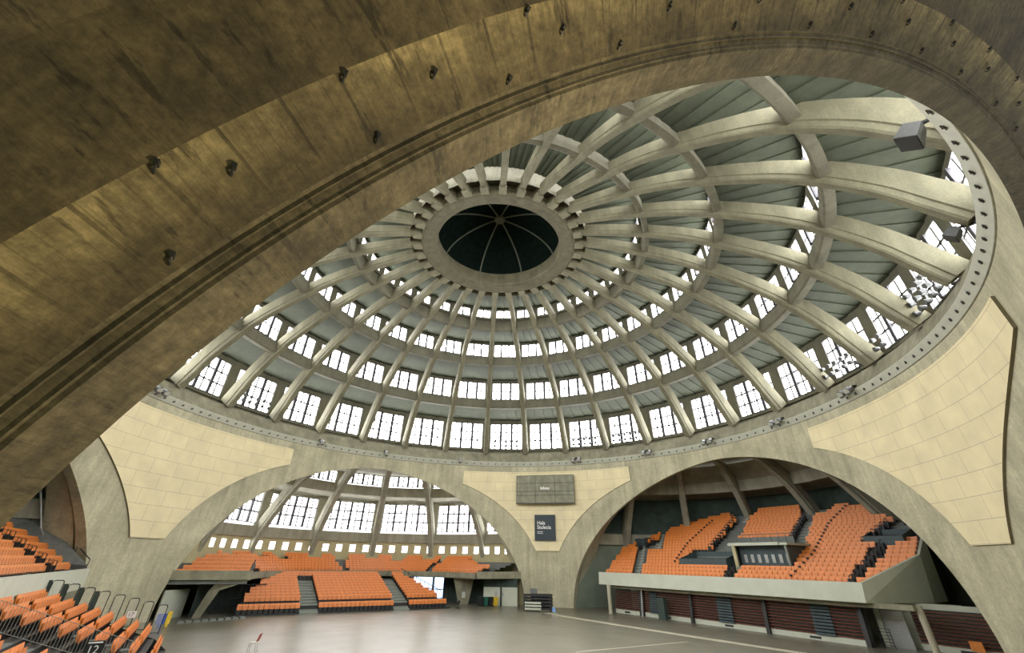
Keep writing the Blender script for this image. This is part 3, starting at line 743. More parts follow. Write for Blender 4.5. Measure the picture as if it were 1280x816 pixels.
def end_row(i, sd):
    y = 26.15+.8*i; cut = 60.5 if sd < 0 else 47.5; x1 = 20.2 if i < 5 else 19.6
    return y, max(math.sqrt(max(0, 13.5**2-(y-AC)**2)), (y-AC)*math.tan(rad(cut))+.45), x1
b = MB()
for i, (rho, z) in enumerate(GR):
    garc(b, [(rho-.46, z-.3),(rho-.46, z),(rho+.46, z)], -60.5, GP)
    y, x0, x1 = end_row(i, -1); zl = 3.16+.33*i
    if i < 5: b.box((-(x0+x1)/2, y+.05, zl-.2), (x1-x0, .8, .4))
garc(b, [(GR[-1][0]+.46, GR[-1][1]), (20.75, GR[-1][1]+.1)], -60.5, GP); b.build('deck', M['deck'], root)
for i, (rho, z) in enumerate(GR):
    dphi = math.degrees(.5/rho); n = int(2*(GP-2)/dphi)
    for k in range(n):
        ph = -(GP-2)+dphi*(k+.5)
        if ph < -60.2 or ph > (88, 88, 84, 71, 66, 64, 62)[i]: continue
        if any(abs(ph-a) < math.degrees(.55/rho) for a in (-3, 46.5)): continue
        if i >= 4 and any(abs(ph-a) < 3.4 for a in (-51.4-2, -25.7-3, -1.5, 25.7-1)): continue
        if i >= 5 and any(abs(ph-a) < 3.0 for a in (-64.3,-38.6,-12.86,12.86,38.6,64.3)): continue
        p = gp(rho, ph, z); SEATS.append((p.x, p.y, p.z, -PI/2-rad(ph), '', 'gallery'))
for i, (rho, z) in enumerate(GR):
    y, x0, x1 = end_row(i, -1); x1 = (20.0, 19.6, 19.2, 18.8, 18.3, 17.8, 17.4)[i]
    for k in range(int((x1-x0)/.5) if i < 5 else 0): SEATS.append((-(x0+.3+.5*k), y, 3.16+.33*i, -PI/2, '', 'gallery'))
# dark undercroft walls below the gallery
b = MB()
garc(b, [(17.6, 0), (17.6, 3.05)], -GP, 31, 40); garc(b, [(17.6, 0), (17.6, 3.05)], 52, GP, 20)
b.build('wall_undercroft', M['dark'], label='dark wall under the far gallery', category='wall', **STR)
b = MB(); b.hexa([gp(r, p, z) for z in (0, 3.05) for r, p in ((17.5,50.2),(17.5,53),(21.5,53),(21.5,50.2))]); b.hexa([gp(r, p, z) for z in (0, 3.05) for r, p in ((15.0,30.2),(15,31),(24,31),(24,30.2))])
b.build('wall_corridor', M['dark'], label='dark flank of the lit corridor under the far gallery', category='wall', **STR)
b = MB(); c0 = gp(25, 29, 0); c1 = gp(25, 52, 0)
b.quad(c0, c1, c1+Vector((0,0,3.2)), c0+Vector((0,0,3.2))); d = b.build('door_1', M['pane_door'], **STR); tag(d, 'bright bluish lit doorway at the end of the corridor right of the far stand', 'door')
b = MB()
for t in (.0, .42, .62, .98):
    p = c0.lerp(c1, t); b.box((p.x-.1, p.y-.1, 1.5), (.28, .28, 3.0))
for z in (1.1, 2.9): b.bar(c0+Vector((-.1,-.1,z)), c1+Vector((-.1,-.1,z)), .12, .12)
b.build('door_frame', M['frame'], d)
b = MB(); garc(b, [(17.7, 3.02), (26, 3.02)], 25, 56, 12); b.build('ceiling_corridor', M['slab'], label='ceiling of the corridor beyond the far stand', category='ceiling', **STR)

# ---- right balcony (east)
BPOLY = [
 [(26.2,15.1),(26.2,10.8),(32.3,15.1),(34.7,17.2),(34.7,19.0)],
 [(34.9,15.0),(38.9,18.4),(40.4,17.3),(36.2,13.9)],
 [(26.2,8.9),(32.5,13.3),(32.6,10.9),(40.2,15.4),(44.2,12.4),(43.2,6.6),(41.5,4.9),(32.2,3.5),(32.2,5.6),(28.4,5.2),(28.4,-1.0),(26.2,-1.6)],
 [(26.2,-2.8),(28.5,-2.6),(28.5,-7.6),(31.4,-7.4),(40.6,-5.3),(41.8,-6.7),(45,-6.7),(43.8,-9.6),(38.4,-13.2),(36.4,-12.6),(33.6,-11.9),(32.9,-12.9),(26.2,-12.5)],
 [(35.0,1.2),(34.8,-4.6),(40.4,-4.0),(45.2,-2.1),(45.2,3.1),(41.4,2.9)],
 [(26.2,-13.3),(32.0,-14.4),(33.6,-15.2),(33.9,-16.0),(30.5,-16.4),(26.2,-14.0)]]
def inside(x, y, pg):
    c = False
    for i in range(len(pg)):
        (x0, y0), (x1, y1) = pg[i], pg[i-1]
        if (y0 > y) != (y1 > y) and x < (x1-x0)*(y-y0)/(y1-y0)+x0: c = not c
    return c
BR = [(26.55+.8*i, 3.62+.336*i) for i in range(23)]
def edgeR(x): # right edge of the balcony
    if x < 30.5: return -14.0-(x-25.4)*2.7/5.1
    if x < 34.0: return -16.7+(x-30.5)*.3/3.5
    return max(-16.4, -math.sqrt(max(0, 20.2**2-(x-AC)**2)))
def edgeL(x):
    if x < 34.5: return 15.3+(x-25.4)*4.2/9.1
    return math.sqrt(max(0, 20.2**2-(x-AC)**2))
for i, (x, z) in enumerate(BR):
    y = edgeR(x)+.6
    while y < edgeL(x)-.2:
        if (x-AC)**2+y*y < 19.9**2 and any(inside(x-.15, y, p) for p in BPOLY): SEATS.append((x, y, z, PI, '', 'balcony'))
        y += .5
root = thing('balcony', 'large pale balcony with rows of orange seats under the right arch', 'balcony')
b = MB()
b.hexa([(25.3,-13.9,2.85),(25.75,-13.9,2.85),(25.75,15.4,2.85),(25.3,15.4,2.85),(25.4,-14.05,4.15),(25.65,-14.05,4.15),(25.65,15.4,4.15),(25.4,15.4,4.15)])
b.build('parapet', M['white'], root)
b = MB(); e0, e1, e2 = Vector((25.4,-14.0,0)), Vector((30.5,-16.8,0)), Vector((34.0,-16.5,0)); q = [(e0,4.1),(e1,6.1),(e2,7.5)]
for (a, za), (c, zc) in zip(q[:-1], q[1:]):
    n = Vector((0,.2,0)); f0, f1 = (a, c)
    lo0 = Vector((a.x-.1 if a is e0 else a.x+.8, a.y+.1 if a is e0 else a.y+.6, 2.85)); lo1 = Vector((c.x+.8 if c is e1 else c.x+1.2, c.y+.6, 2.85))
    b.hexa([lo0, lo1, lo1+n, lo0+n, a+Vector((0,0,za)), c+Vector((0,0,zc)), c+n+Vector((0,0,zc)), a+n+Vector((0,0,za))])
b.build('side_parapet', M['white'], root)
b = MB(); b.poly([(25.5,-13.9,2.87),(31,-16.2,2.87),(35,-16,2.87),(41,-12,2.87),(44,-6,2.87),(44.5,4,2.87),(41,12,2.87),(34,18.6,2.87),(25.5,15.3,2.87)]); b.build('underside', M['ledge'], root)
b = MB()
for x, z in BR:
    y0, y1 = edgeR(x)+.55, edgeL(x); 
    if y1-y0 < 1: continue
    b.hexa([(x-.4,y0,z-.36),(x+.4,y0,z-.36),(x+.4,y1,z-.36),(x-.4,y1,z-.36),(x-.4,y0,z),(x+.4,y0,z),(x+.4,y1,z),(x-.4,y1,z)])
b.build('deck', M['deck'], root)
def bz(x): return 3.62+.336*round((x-26.55)/.8)
for pts, w in (([(26.2,9.8),(32.4,14.2),(34.6,15.9)], 1.3), ([(32.7,11.8),(38.6,15.4)], 1.1), ([(31.2,-6.9),(40.6,-4.7)], 1.3), ([(38.4,-6.0),(42.6,-6.2)], .9), ([(41.5,4.0),(44.6,4.5)], .9), ([(26.2,-2.2),(28.6,-2.3)], 1.0)):
    b = MB(); e = MB()
    for x, z in BR:
        for (a, c) in zip(pts[:-1], pts[1:]):
            if a[0] <= x < c[0]:
                y = a[1]+(c[1]-a[1])*(x-a[0])/(c[0]-a[0]); sl = (c[1]-a[1])/(c[0]-a[0])
                b.box((x+.2, y+.2*sl, z+.16), (.4, w, .04)); b.box((x-.0, y, z+.08), (.04, w, .17)); b.box((x, y, z+.012), (.8, w, .03))
                e.box((x-.36, y-w*.36, z+.06), (.12, .22, .06)); e.box((x+.06, y+.2*sl-w*.36, z+.21), (.12, .22, .06))
    n0 = len(b.v); b.v += e.v; b.f += [tuple(i+n0 for i in f) for f in e.f]; b.m += [1]*len(e.f)
    b.build('stairs', [M['stairs'], M['edge']], root)
def handrail(label, pts, dense=True):
    root = thing('handrail', label, 'handrail'); b = MB(); c = MB()
    for x, z in BR:
        for (a, e) in zip(pts[:-1], pts[1:]):
            lo, hi = (a, e) if a[0] < e[0] else (e, a)
            if lo[0] <= x < hi[0]:
                y = lo[1]+(hi[1]-lo[1])*(x-lo[0])/(hi[0]-lo[0])
                if dense:
                    b = MB(); b.tube([(x-.25,y,z),(x-.25,y,z+.9),(x+.3,y,z+1.05),(x+.3,y,z+.3)], .035, 6); b.build('rail', M['black'], root)
                    c = MB(); c.box((x,y,z+.42), (.30,.42,.62)); c.build('end_panel', M['black'], root)
                else:
                    c = MB(); c.box((x,y,z+.82), (.22,.16,.16)); c.build('end_panel', M['black'], root)
handrail('dark stepped handrail along the aisle beside the glazed booth, left side', [(32.4,3.7),(41.5,5.2),(43.4,6.6)])
handrail('dark stepped handrail down the aisle at the right end of the balcony', [(26.4,-12.9),(33.2,-13.6)])
handrail('dark stepped handrail above the sunken entrance at the right end of the balcony', [(33.6,-12.0),(38.4,-13.1)])
handrail('dark stepped handrail right of the seats above the glazed booth', [(35,-4.9),(41.2,-4.0)])
handrail('dark stepped handrail in the short front aisle of the balcony', [(26.2,-1.9),(28.6,-1.7)])
handrail('dark handrail beside the left aisle of the balcony', [(33.5,15.6),(36.0,14.0)])
handrail('row of small dark marks up the seats right of the booth', [(26.2,-8.2),(31,-8.6),(38,-7.8),(43,-8.2)], False)
handrail('row of small dark marks up the seats left of the booth', [(28.4,5.9),(34,7.6),(41,8.2)], False)
# sunken entrances: glazed guards round a dark pit
def pit(label, x0, x1, y0, y1, z0, z1):
    root = thing('entrance_guard', label, 'entrance'); b = MB(); n = 9
    b.box(((x0+x1)/2,(y0+y1)/2,z0+.30), (x1-x0, y1-y0, .05)); b.build('landing', M['dark'], root)
    g = MB(); g.box((x0,(y0+y1)/2,z0+.72), (.06, y1-y0, .95))
    for y in (y0, y1): g.hexa([(x0,y-.03,z0),(x1,y-.03,z0),(x1,y+.03,z0),(x0,y+.03,z0),(x0,y-.03,z0+1.2),(x1,y-.03,z1+.9),(x1,y+.03,z1+.9),(x0,y+.03,z0+1.2)])
    g.box((x1,(y0+y1)/2,(z0+z1)/2+.4), (.06, y1-y0, z1-z0+.9)); g.build('side_guard', M['bluegrey'], root)
    t = MB(); t.tube([(x0,y0,z0+1.22),(x0,y1,z0+1.22)], .03, 6)
    for k in range(n): t.tube([(x0,y0+(y1-y0)*k/(n-1),z0+.2),(x0,y0+(y1-y0)*k/(n-1),z0+1.2)], .025, 6)
    t.build('rail', M['black'], root)
pit('sunken entrance with dark glazed guards left of the booth in the orange balcony', 28.5, 31.8, -.9, 5.0, 4.5, 5.6)
pit('sunken entrance with pale floor near the right end of the orange balcony', 33.2, 36.2, -15.3, -12.3, 6.4, 7.4)
pit('small dark sunken entrance near the left end of the orange balcony', 35.0, 36.6, 15.5, 17.4, 7.0, 7.6)
# glazed booth
root = thing('commentary_booth', 'glazed booth with a pale flat roof edge set among the orange balcony seats', 'booth')
b = MB(); b.box((31.2,-4.5,6.98), (5.2,6.2,.20)); b.box((28.55,-4.2,7.0), (.12,5.2,.26)); b.build('roof', M['white'], root)
b = MB(); b.box((28.7,-4.6,4.75), (.14,5.4,.55)); b.box((28.8,-7.3,5.8), (.2,.16,2.3)); b.build('front_wall', M['stairs'], root)
b = MB(); b.box((28.75,-1.95,5.7), (.22,.34,2.4)); b.build('post', M['cream'], root)
b = MB(); b.box((29.6,-4.6,5.8), (.06,5.2,2.2)); b.box((31,-1.6,5.8), (4,.06,2.3)); b.box((31,-7.35,5.8), (4,.06,2.3)); b.build('glazing', M['bluegrey'], root)
b = MB()
for k in range(7): b.box((29.5,-2.6-.72*k,5.75), (.05,.34,.72))
b.build('monitor', M['steel'], root)
b = MB(); b.box((34.2,-2.4,7.45), (.12,6.4,.85))
for k in range(9): b.tube([(34.1,.8-.8*k,7.0),(34.1,.8-.8*k,8.15)], .03, 6)
b.tube([(34.1,.8,8.15),(34.1,-5.6,8.15)], .035, 6); b.build('roof_guard', M['deck'], root)
# round columns and beam under the balcony
for (x, y), lab in (((25.0,13.4), 'slim pale round column under the left end of the balcony'), ((26.6,-16.6), 'pale round column under the right end of the balcony')):
    b = MB(); b.tube([(x,y,0),(x,y,.06)], .30, 16); b.tube([(x,y,.06),(x,y,2.86)], .22, 16); o = b.build('column', M['paleline'], smooth=False); tag(o, lab, 'column')
b = MB(); b.box((26.2,-1,2.70), (.5,31,.34)); b.box((30,-1,2.72), (.5,34,.3)); b.build('beam_balcony', M['ledge'], label='concrete beams under the right balcony', category='beam', **STR)
# folded telescopic stands under the balcony
def folded(y0, y1, steps, label, x=26.75, ztop=2.6, n=10, zb=.38):
    root = thing('folded_stand', label, 'folded stand', loc=(x,(y0+y1)/2,0)); w = y1-y0; p = MB(); d = MB(); e = MB()
    b = MB(); b.box((.05,0,zb/2+.0), (.12,w,zb)); b.build('plinth', M['white'], root)
    for k in range(n):
        z0 = zb+(ztop-zb)*k/n; h = (ztop-zb)/n
        p.hexa([(.0+.02*k,-w/2,z0+.02),(.07+.02*k,-w/2,z0+.02),(.07+.02*k,w/2,z0+.02),(.0+.02*k,w/2,z0+.02),(-.10+.02*k,-w/2,z0+h*.45),(.07+.02*k,-w/2,z0+h*.45),(.07+.02*k,w/2,z0+h*.45),(-.10+.02*k,w/2,z0+h*.45)])
        d.box((.22+.02*k,0,z0+h*.8), (.2,w,h*.36))
        if steps:
            for s0, s1 in steps: e.box((-.08+.02*k,(s0+s1)/2-(y0+y1)/2,z0+h*.40), (.14,s1-s0,h*.66))
    p.build('row_fronts', M['brown'], root); d.build('rails', M['black'], root)
    if steps: e.build('folded_steps', M['bluegrey'], root)
    v = MB(); v.box((.06,0,.17), (.15,.9,.16)); v.build('vent', M['black'], root)
folded(10.45, 14.3, [], 'brown folded stand under the balcony, leftmost and shortest', ztop=2.3)
folded(3.2, 9.6, [(7.6,8.7)], 'brown folded stand with blue steps behind the dark board')
folded(-4.75, 2.95, [(-1.6,.0)], 'brown folded stand in the middle under the balcony, steps near its centre')
folded(-12.4, -5.0, [(-10.4,-8.9)], 'brown folded stand under the balcony, its steps near the right end')
folded(-20.2, -15.0, [], 'brown folded stand at the far right behind the pale round column', x=29.2, ztop=2.5)
for y, lab in ((10.0, 'dark narrow panel and pale post between folded stands, left'), (3.08, 'black upright between two folded stands, left of centre'), (-4.88, 'black upright between two folded stands, right of centre'), (-12.6, 'black upright at the right end of the folded stands')):
    root = thing('stand_divider', lab, 'divider'); b = MB(); b.hexa([(26.45,y-.16,0),(27.2,y-.16,0),(27.2,y+.16,0),(26.45,y+.16,0),(26.75,y-.16,2.7),(27.4,y-.16,2.7),(27.4,y+.16,2.7),(26.75,y+.16,2.7)]); b.build('upright', M['black'], root)
    if y == 10.0:
        b = MB(); b.hexa([(26.3,9.62,0),(26.5,9.62,0),(26.5,9.75,0),(26.3,9.75,0),(26.6,9.62,2.5),(26.8,9.62,2.5),(26.8,9.75,2.5),(26.6,9.75,2.5)]); b.build('pale_post', M['steel'], root)
b = MB(); b.box((26.0,6.35,.95), (.5,.95,1.9)); b.box((26.0,6.35,1.92), (.3,.8,.06)); o = b.build('dark_board', M['dark']); tag(o, 'dark green upright board standing in front of the folded stands', 'board')
b = MB(); b.quad((29.6,-24,0),(29.6,-13.3,0),(29.6,-13.3,2.85),(29.6,-24,2.85)); b.quad((33.5,-13.3,0),(33.5,18,0),(33.5,18,2.85),(33.5,-13.3,2.85)); b.build('wall_under_balcony', M['white'], label='white wall behind the folded stands', category='wall', **STR)
root = thing('passage_door', 'grey door panel between the folded stands at the right', 'door panel', loc=(28.6,-14.0,0)); b = MB(); b.box((0,0,1.15), (.08,1.5,2.3)); b.build('leaf', M['steel'], root); b = MB(); b.box((-.02,.95,1.3), (.2,.35,2.6)); b.build('jamb', M['white'], root)
b = MB(); b.tube([(27.2,-13.2,0),(27.2,-13.2,1.2),(27.2,-14.0,1.2),(27.2,-14.0,0)], .03, 6)
for k in range(1,6): b.tube([(27.2,-13.2,.2*k),(27.2,-14.0,.2*k)], .018, 5)
o = b.build('gate', M['black']); tag(o, 'small black barred gate by the grey door panel', 'gate')
b = MB(); b.box((28.75,-18.3,.62), (.2,.7,.55)); o = b.build('notice_board', M['orange']); tag(o, 'orange-red square sign on the folded stand at far right', 'sign')

# ---- things by the middle pier and along the far side
root = thing('platform_stack', 'black stack of folded stage platforms against the middle pier', 'stack', loc=(18.6,19.35,0), rz=rad(-45)); 
b = MB()
for k in range(5): b.box((.0,0,.28+.33*k), (3.5,1.3,.20)); 
for sx in (-1.6,-.2,1.6): b.box((sx,-.62,.85), (.14,.1,1.6)); b.box((sx,.5,.85), (.14,.1,1.6))
b.box((.4,.2,1.0), (2.6,.7,1.5)); b.build('platforms', M['black'], root)
b = MB(); b.box((-.6,.35,2.0), (.9,.1,.5)); b.build('board', M['deck'], root)
root = thing('chair_stack', 'white folded chairs stacked low in front of the black platforms', 'chairs', loc=(17.5,18.9,0), rz=rad(-45))
for k in range(3):
    b = MB(); b.box((0,0,.22+.30*k), (2.0,.35,.06)); b.box((0,-.12,.32+.30*k), (2.0,.05,.12)); b.build('folded_chair', M['white'], root)
b = MB()
for sx in (-.95,.95): b.tube([(sx,0,0),(sx,0,1.0)], .03, 6)
b.build('trolley', M['steel'], root)
root = thing('stool', 'small light blue stool on the floor before the black platforms', 'stool', loc=(16.2,12.9,0)); b = MB(); b.tube([(0,0,.50),(0,0,.56)], .2, 16); b.box((0,.16,.72), (.34,.05,.36)); b.build('seat', M['lightblue'], root)
for sx in (-1,1):
    for sy in (-1,1):
        b = MB(); b.tube([(sx*.14,sy*.14,.5),(sx*.2,sy*.2,0)], .02, 6); b.build('leg', M['white'], root)
def bin_(x, y, mat, label):
    root = thing('wheeled_bin', label, 'bin', loc=(x,y,0)); b = MB(); b.hexa([(-.22,-.22,.06),(.22,-.22,.06),(.22,.22,.06),(-.22,.22,.06),(-.29,-.29,.95),(.29,-.29,.95),(.29,.29,.95),(-.29,.29,.95)]); b.build('body', mat, root)
    b = MB(); b.box((0,0,1.0), (.66,.66,.09)); b.box((0,.3,.95), (.5,.1,.07)); b.build('lid', mat, root)
    for sx in (-.25, .2):
        b = MB(); b.tube([(sx,.2,.09),(sx+.05,.2,.09)], .09, 10); b.build('wheel', M['black'], root)
bin_(14.85,27.3,M['black'],'black bin, leftmost by the white partition'); bin_(15.45,27.05,M['green'],'dark green bin second from left by the white partition'); bin_(16.05,26.8,M['black'],'black bin between the green one and the yellow one'); bin_(16.65,26.5,M['yellow'],'yellow bin in front of the white partition')
b = MB(); b.hexa([(15.6,27.95,0),(15.65,28.05,0),(19.6,25.65,0),(19.55,25.55,0),(15.6,27.95,2.1),(15.65,28.05,2.1),(19.6,25.65,2.1),(19.55,25.55,2.1)]); root = b.build('partition', M['white']); tag(root, 'white partition under the right end of the far gallery', 'partition')
b = MB(); b.bar((16.9,27.08,1.2),(17.15,26.93,1.2),.05,.9); b.bar((17.7,26.6,1.3),(17.9,26.48,1.4),.05,.5); b.build('wall_boxes', M['steel'], root)
b = MB(); b.hexa([(15.6,27.97,2.1),(15.65,28.07,2.1),(19.6,25.67,2.1),(19.55,25.57,2.1),(15.6,27.97,3.05),(15.65,28.07,3.05),(19.6,25.67,3.05),(19.55,25.57,3.05)]); root = b.build('dark_window_strip', M['dark']); tag(root, 'dark strip window above the white partition', 'window strip')
root = thing('concrete_buttress', 'rough grey concrete bracket between the corridor and the white partition', 'buttress'); b = MB()
b.hexa([(13.4,31.0,0),(14.6,30.4,0),(14.9,31,0),(13.7,31.6,0),(12.4,31.0,3.05),(15.0,29.8,3.05),(15.4,30.6,3.05),(12.8,31.8,3.05)]); b.build('bracket', M['ledge'], root)
b = MB(); b.box((13.9,30.55,1.1), (.5,.06,.7), 0, rad(-25)); b.build('notice', M['white'], root)
root = thing('floor_machine', 'small dark rounded machine on the floor by the right end of the far stand', 'machine', loc=(10.9,25.9,0)); b = MB(); b.tube([(0,0,.5),(0,0,.62),(0,0,.75),(0,0,.85)], [.14,.24,.22,.1], 12); b.build('head', M['black'], root); b = MB(); b.tube([(0,0,0),(0,0,.52)], .05, 8); b.tube([(0,0,0),(0,0,.1)], .26, 14); b.build('stand', M['black'], root)
# left pier corner
b = MB(); b.hexa([(-17.3,26.8,0),(-16.6,26.6,0),(-16.6,27.6,0),(-17.3,27.8,0),(-16.6,26.4,2.2),(-15.7,26.2,2.2),(-15.7,27.2,2.2),(-16.6,27.4,2.2)]); b.hexa([(-16.6,26.4,2.2),(-15.7,26.2,2.2),(-15.7,27.2,2.2),(-16.6,27.4,2.2),(-16.0,25.6,3.1),(-13.2,25.6,3.1),(-13.2,26.8,3.1),(-16.0,27.2,3.1)]); o = b.build('concrete_bracket', M['ledge']); tag(o, 'slanting concrete bracket carrying the left end of the far gallery', 'bracket')
b = MB(); b.hexa([(-20.1,25.75,0),(-18.2,28.6,0),(-18.3,28.7,0),(-20.2,25.85,0),(-20.1,25.75,2.3),(-18.2,28.6,2.3),(-18.3,28.7,2.3),(-20.2,25.85,2.3)]); o = b.build('partition', M['white']); tag(o, 'white partition beside the left pier, behind the blue banner', 'partition')
b = MB(); b.hexa([(-19.75,20.0,.25),(-19.15,20.3,.25),(-19.2,20.4,.25),(-19.8,20.1,.25),(-19.75,20.0,.95),(-19.15,20.3,.95),(-19.2,20.4,.95),(-19.8,20.1,.95)]); b.box((-19.45,20.2,.13), (.25,.25,.26)); o = b.build('banner_stand', M['blue']); tag(o, 'blue upright banner by the left pier', 'banner')
b = MB(); b.hexa([(-19.1,20.6,.2),(-18.8,20.85,.2),(-18.85,20.95,.2),(-19.15,20.7,.2),(-19.1,20.6,1.05),(-18.8,20.85,1.05),(-18.85,20.95,1.05),(-19.15,20.7,1.05)]); b.box((-18.97,20.78,.1), (.2,.2,.2)); o = b.build('banner_stand', M['yellow']); tag(o, 'yellow upright banner beside the blue one', 'banner')
root = thing('gate_mesh', 'black mesh gates under the left end of the far gallery', 'gate'); b = MB(); c = MB()
for k in range(5):
    x = -15.8+1.15*k; y = 29.8+.28*k; b.tube([(x,y,0),(x,y,2.6)], .05, 6); b.tube([(x,y,1.3),(x+1.15,y+.28,1.3)], .03, 6); b.tube([(x,y,2.5),(x+1.15,y+.28,2.5)], .04, 6)
    for q in range(1,8): c.tube([(x+1.15*q/8,y+.28*q/8,0),(x+1.15*q/8,y+.28*q/8,2.5)], .012, 5)
b.build('frame', M['black'], root); c.build('bars', M['black'], root)
b = MB()
for k in range(9): b.hexa([(-18.3+.62*k,22.4+.22*k,0),(-17.75+.62*k,22.55+.22*k,0),(-18.0+.62*k,24.0+.22*k,0),(-18.5+.62*k,23.8+.22*k,0),(-18.2+.62*k,22.6+.22*k,.14),(-17.8+.62*k,22.75+.22*k,.14),(-18.0+.62*k,23.8+.22*k,.14),(-18.4+.62*k,23.6+.22*k,.14)])
o = b.build('floor_ramp', M['deck']); tag(o, 'low grey cable ramp on the floor left of the far stand', 'ramp')
# single chair out on the floor
root = thing('folding_chair', 'lone chair with a red-brown back on the open floor, cut off at the bottom edge', 'chair', loc=(-13.6,5.7,0), rz=rad(155))
b = MB(); b.hexa([(-.22,-.2,.50),(-.18,-.2,.50),(-.18,.2,.50),(-.22,.2,.50),(-.34,-.19,.90),(-.30,-.19,.90),(-.30,.19,.90),(-.34,.19,.90)]); b.build('backrest', M['red'], root)
b = MB(); b.box((0,0,.45), (.42,.42,.04)); b.build('seat', M['white'], root)
for sx in (-1,1):
    for sy in (-1,1):
        b = MB(); b.tube([(sx*.18,sy*.19,.45),(sx*.24,sy*.19,0)], .016, 6); b.build('leg', M['steel'], root)

# ------------------------------------------------------------------ poster and banner on the middle panel
def on_panel(name, mat, az0, az1, z0, z1, r, label, cat, depth=.12):
    a, c = P(r, az0, 0), P(r, az1, 0); mid = (a+c)/2; root = thing(name, label, cat, loc=(mid.x, mid.y, 0), rz=rad(45))
    w = (a-c).length; b = MB(); b.box((0,0,(z0+z1)/2), (depth, w, z1-z0)); b.build('board', mat, root); return root, w
root, w = on_panel('poster', M['poster'], 48.12, 42.73, 7.74, 11.05, 32.12, 'dark slate poster reading Hala Stulecia in white on the middle cream panel', 'poster')
def ptext(s, size, y, z):
    t = text('lettering', s, size, M['ink'], root, (-.075, y, z), (PI/2, 0, -PI/2), ext=.008, off=.012*size); return t
ptext('Hala', .66, w*.38, 9.78); ptext('Stulecia', .66, w*.38, 9.22)
b = MB()
for r_, z in ((( .38, .33, .27, .22, .17, .10), 8.86), ((.38, .30, .24, .15, .10), 8.66)):
    for u0, u1 in zip(r_[:-1], r_[1:]): b.box((-.07, w*(u0+u1)/2, z), (.012, w*(u0-u1)*.8, .07))
b.build('small_print', M['ink'], root)
root, w = on_panel('score_banner', M['screen'], 52.86, 37.13, 12.45, 16.42, 31.78, 'wide grey-green banner board in nine fields above the poster', 'board', .18)
b = MB()
for t in (-.5, -.17, .17, .5): b.box((-.10, w*t, 14.43), (.03, .06, 3.97))
for z in (12.5, 13.62, 14.15, 15.3, 16.38): b.box((-.10, 0, z), (.03, w, .06 if z != 12.5 else .16))
b.build('seams', M['seam'], root)
b = MB()
for k, h in enumerate((.40,.28,.40,.28,.28,.28,.28)): b.box((-.11, .62-.2*k, 14.40+h/2), (.02, .15, h))
b.build('faded_word', M['ink'], root)

# ------------------------------------------------------------------ lamps on the ring
def floodlight(az, label, twin=True):
    root = thing('floodlight', label, 'floodlight', loc=P(32.15, az, 18.75), rz=rad(az+180))
    for s_ in ((-.45, .45) if twin else (0,)):
        b = MB(); b.tube([(.05,s_,.0),(.22,s_,-.12),(.62,s_,-.38),(.66,s_,-.40)], [.16,.26,.33,.33], 12); h = b.build('lamp_head', M['lamp_grey'], root)
        b = MB(); b.tube([(.66,s_,-.40),(.68,s_,-.415)], .29, 12); b.build('lens', M['lamp_pale'], h)
    b = MB(); b.box((-.1,0,.1), (.3,1.4 if twin else .4,.10)); b.box((-.22,0,.0), (.12,.3,.5)); b.build('bracket', M['black'], root)
for az, lab, tw in ((36.2,'twin grey floodlights on the ring, right above the middle panel',True),(16.7,'twin grey floodlights on the ring at the left shoulder of the right arch',True),(.5,'twin grey floodlights on the ring above the crown of the right arch',True),
                (-16.9,'twin grey floodlights on the ring by the left corner of the large right panel',True),(-34.2,'twin grey floodlights on the ring above the large right panel',True),
                (89.6,'single grey lamp on the ring over the crown of the far arch',False),(106.6,'single grey lamp on the ring left of the far arch crown',False),(145.2,'twin grey floodlights on the ring at far left beside the near arch',True),(69,'single grey lamp on the ring over the right shoulder of the far arch',False)):
    floodlight(az, lab, tw)
def loud(az, r, z, label, yaw, tilt, sc=1.0):
    root = thing('loudspeaker', label, 'loudspeaker', loc=P(r, az, z), rz=rad(az+180+yaw)); R = Matrix.Rotation(tilt, 3, 'Y')
    v = [R @ Vector(p)*sc for p in ((0,-.42,-.35),(.9,-.62,-.45),(.9,.62,-.45),(0,.42,-.35),(0,-.42,.35),(.9,-.62,.45),(.9,.62,.45),(0,.42,.35))]
    b = MB(); b.hexa(v); b.build('cabinet', M['lamp_grey'], root)
    v = [R @ Vector(p)*sc for p in ((.9,-.60,-.43),(.95,-.60,-.43),(.95,.60,-.43),(.9,.60,-.43),(.9,-.60,.43),(.95,-.60,.43),(.95,.60,.43),(.9,.60,.43))]
    b = MB(); b.hexa(v); b.build('grille', M['black'], root)
    b = MB(); b.bar((-.05,0,.0),(-.75,0,-.1),.12,.12); b.box((-.7,0,-.1), (.14,.5,.5)); b.build('bracket', M['black'], root)
loud(-86.4, 31.75, 20.9, 'large loudspeaker hung at the end of a rib near the top right of the ring', 0, .95, .85)
loud(-72.6, 32.0, 19.9, 'smaller dark loudspeaker on the ring at the right, below the large one', -15, .8, .62)
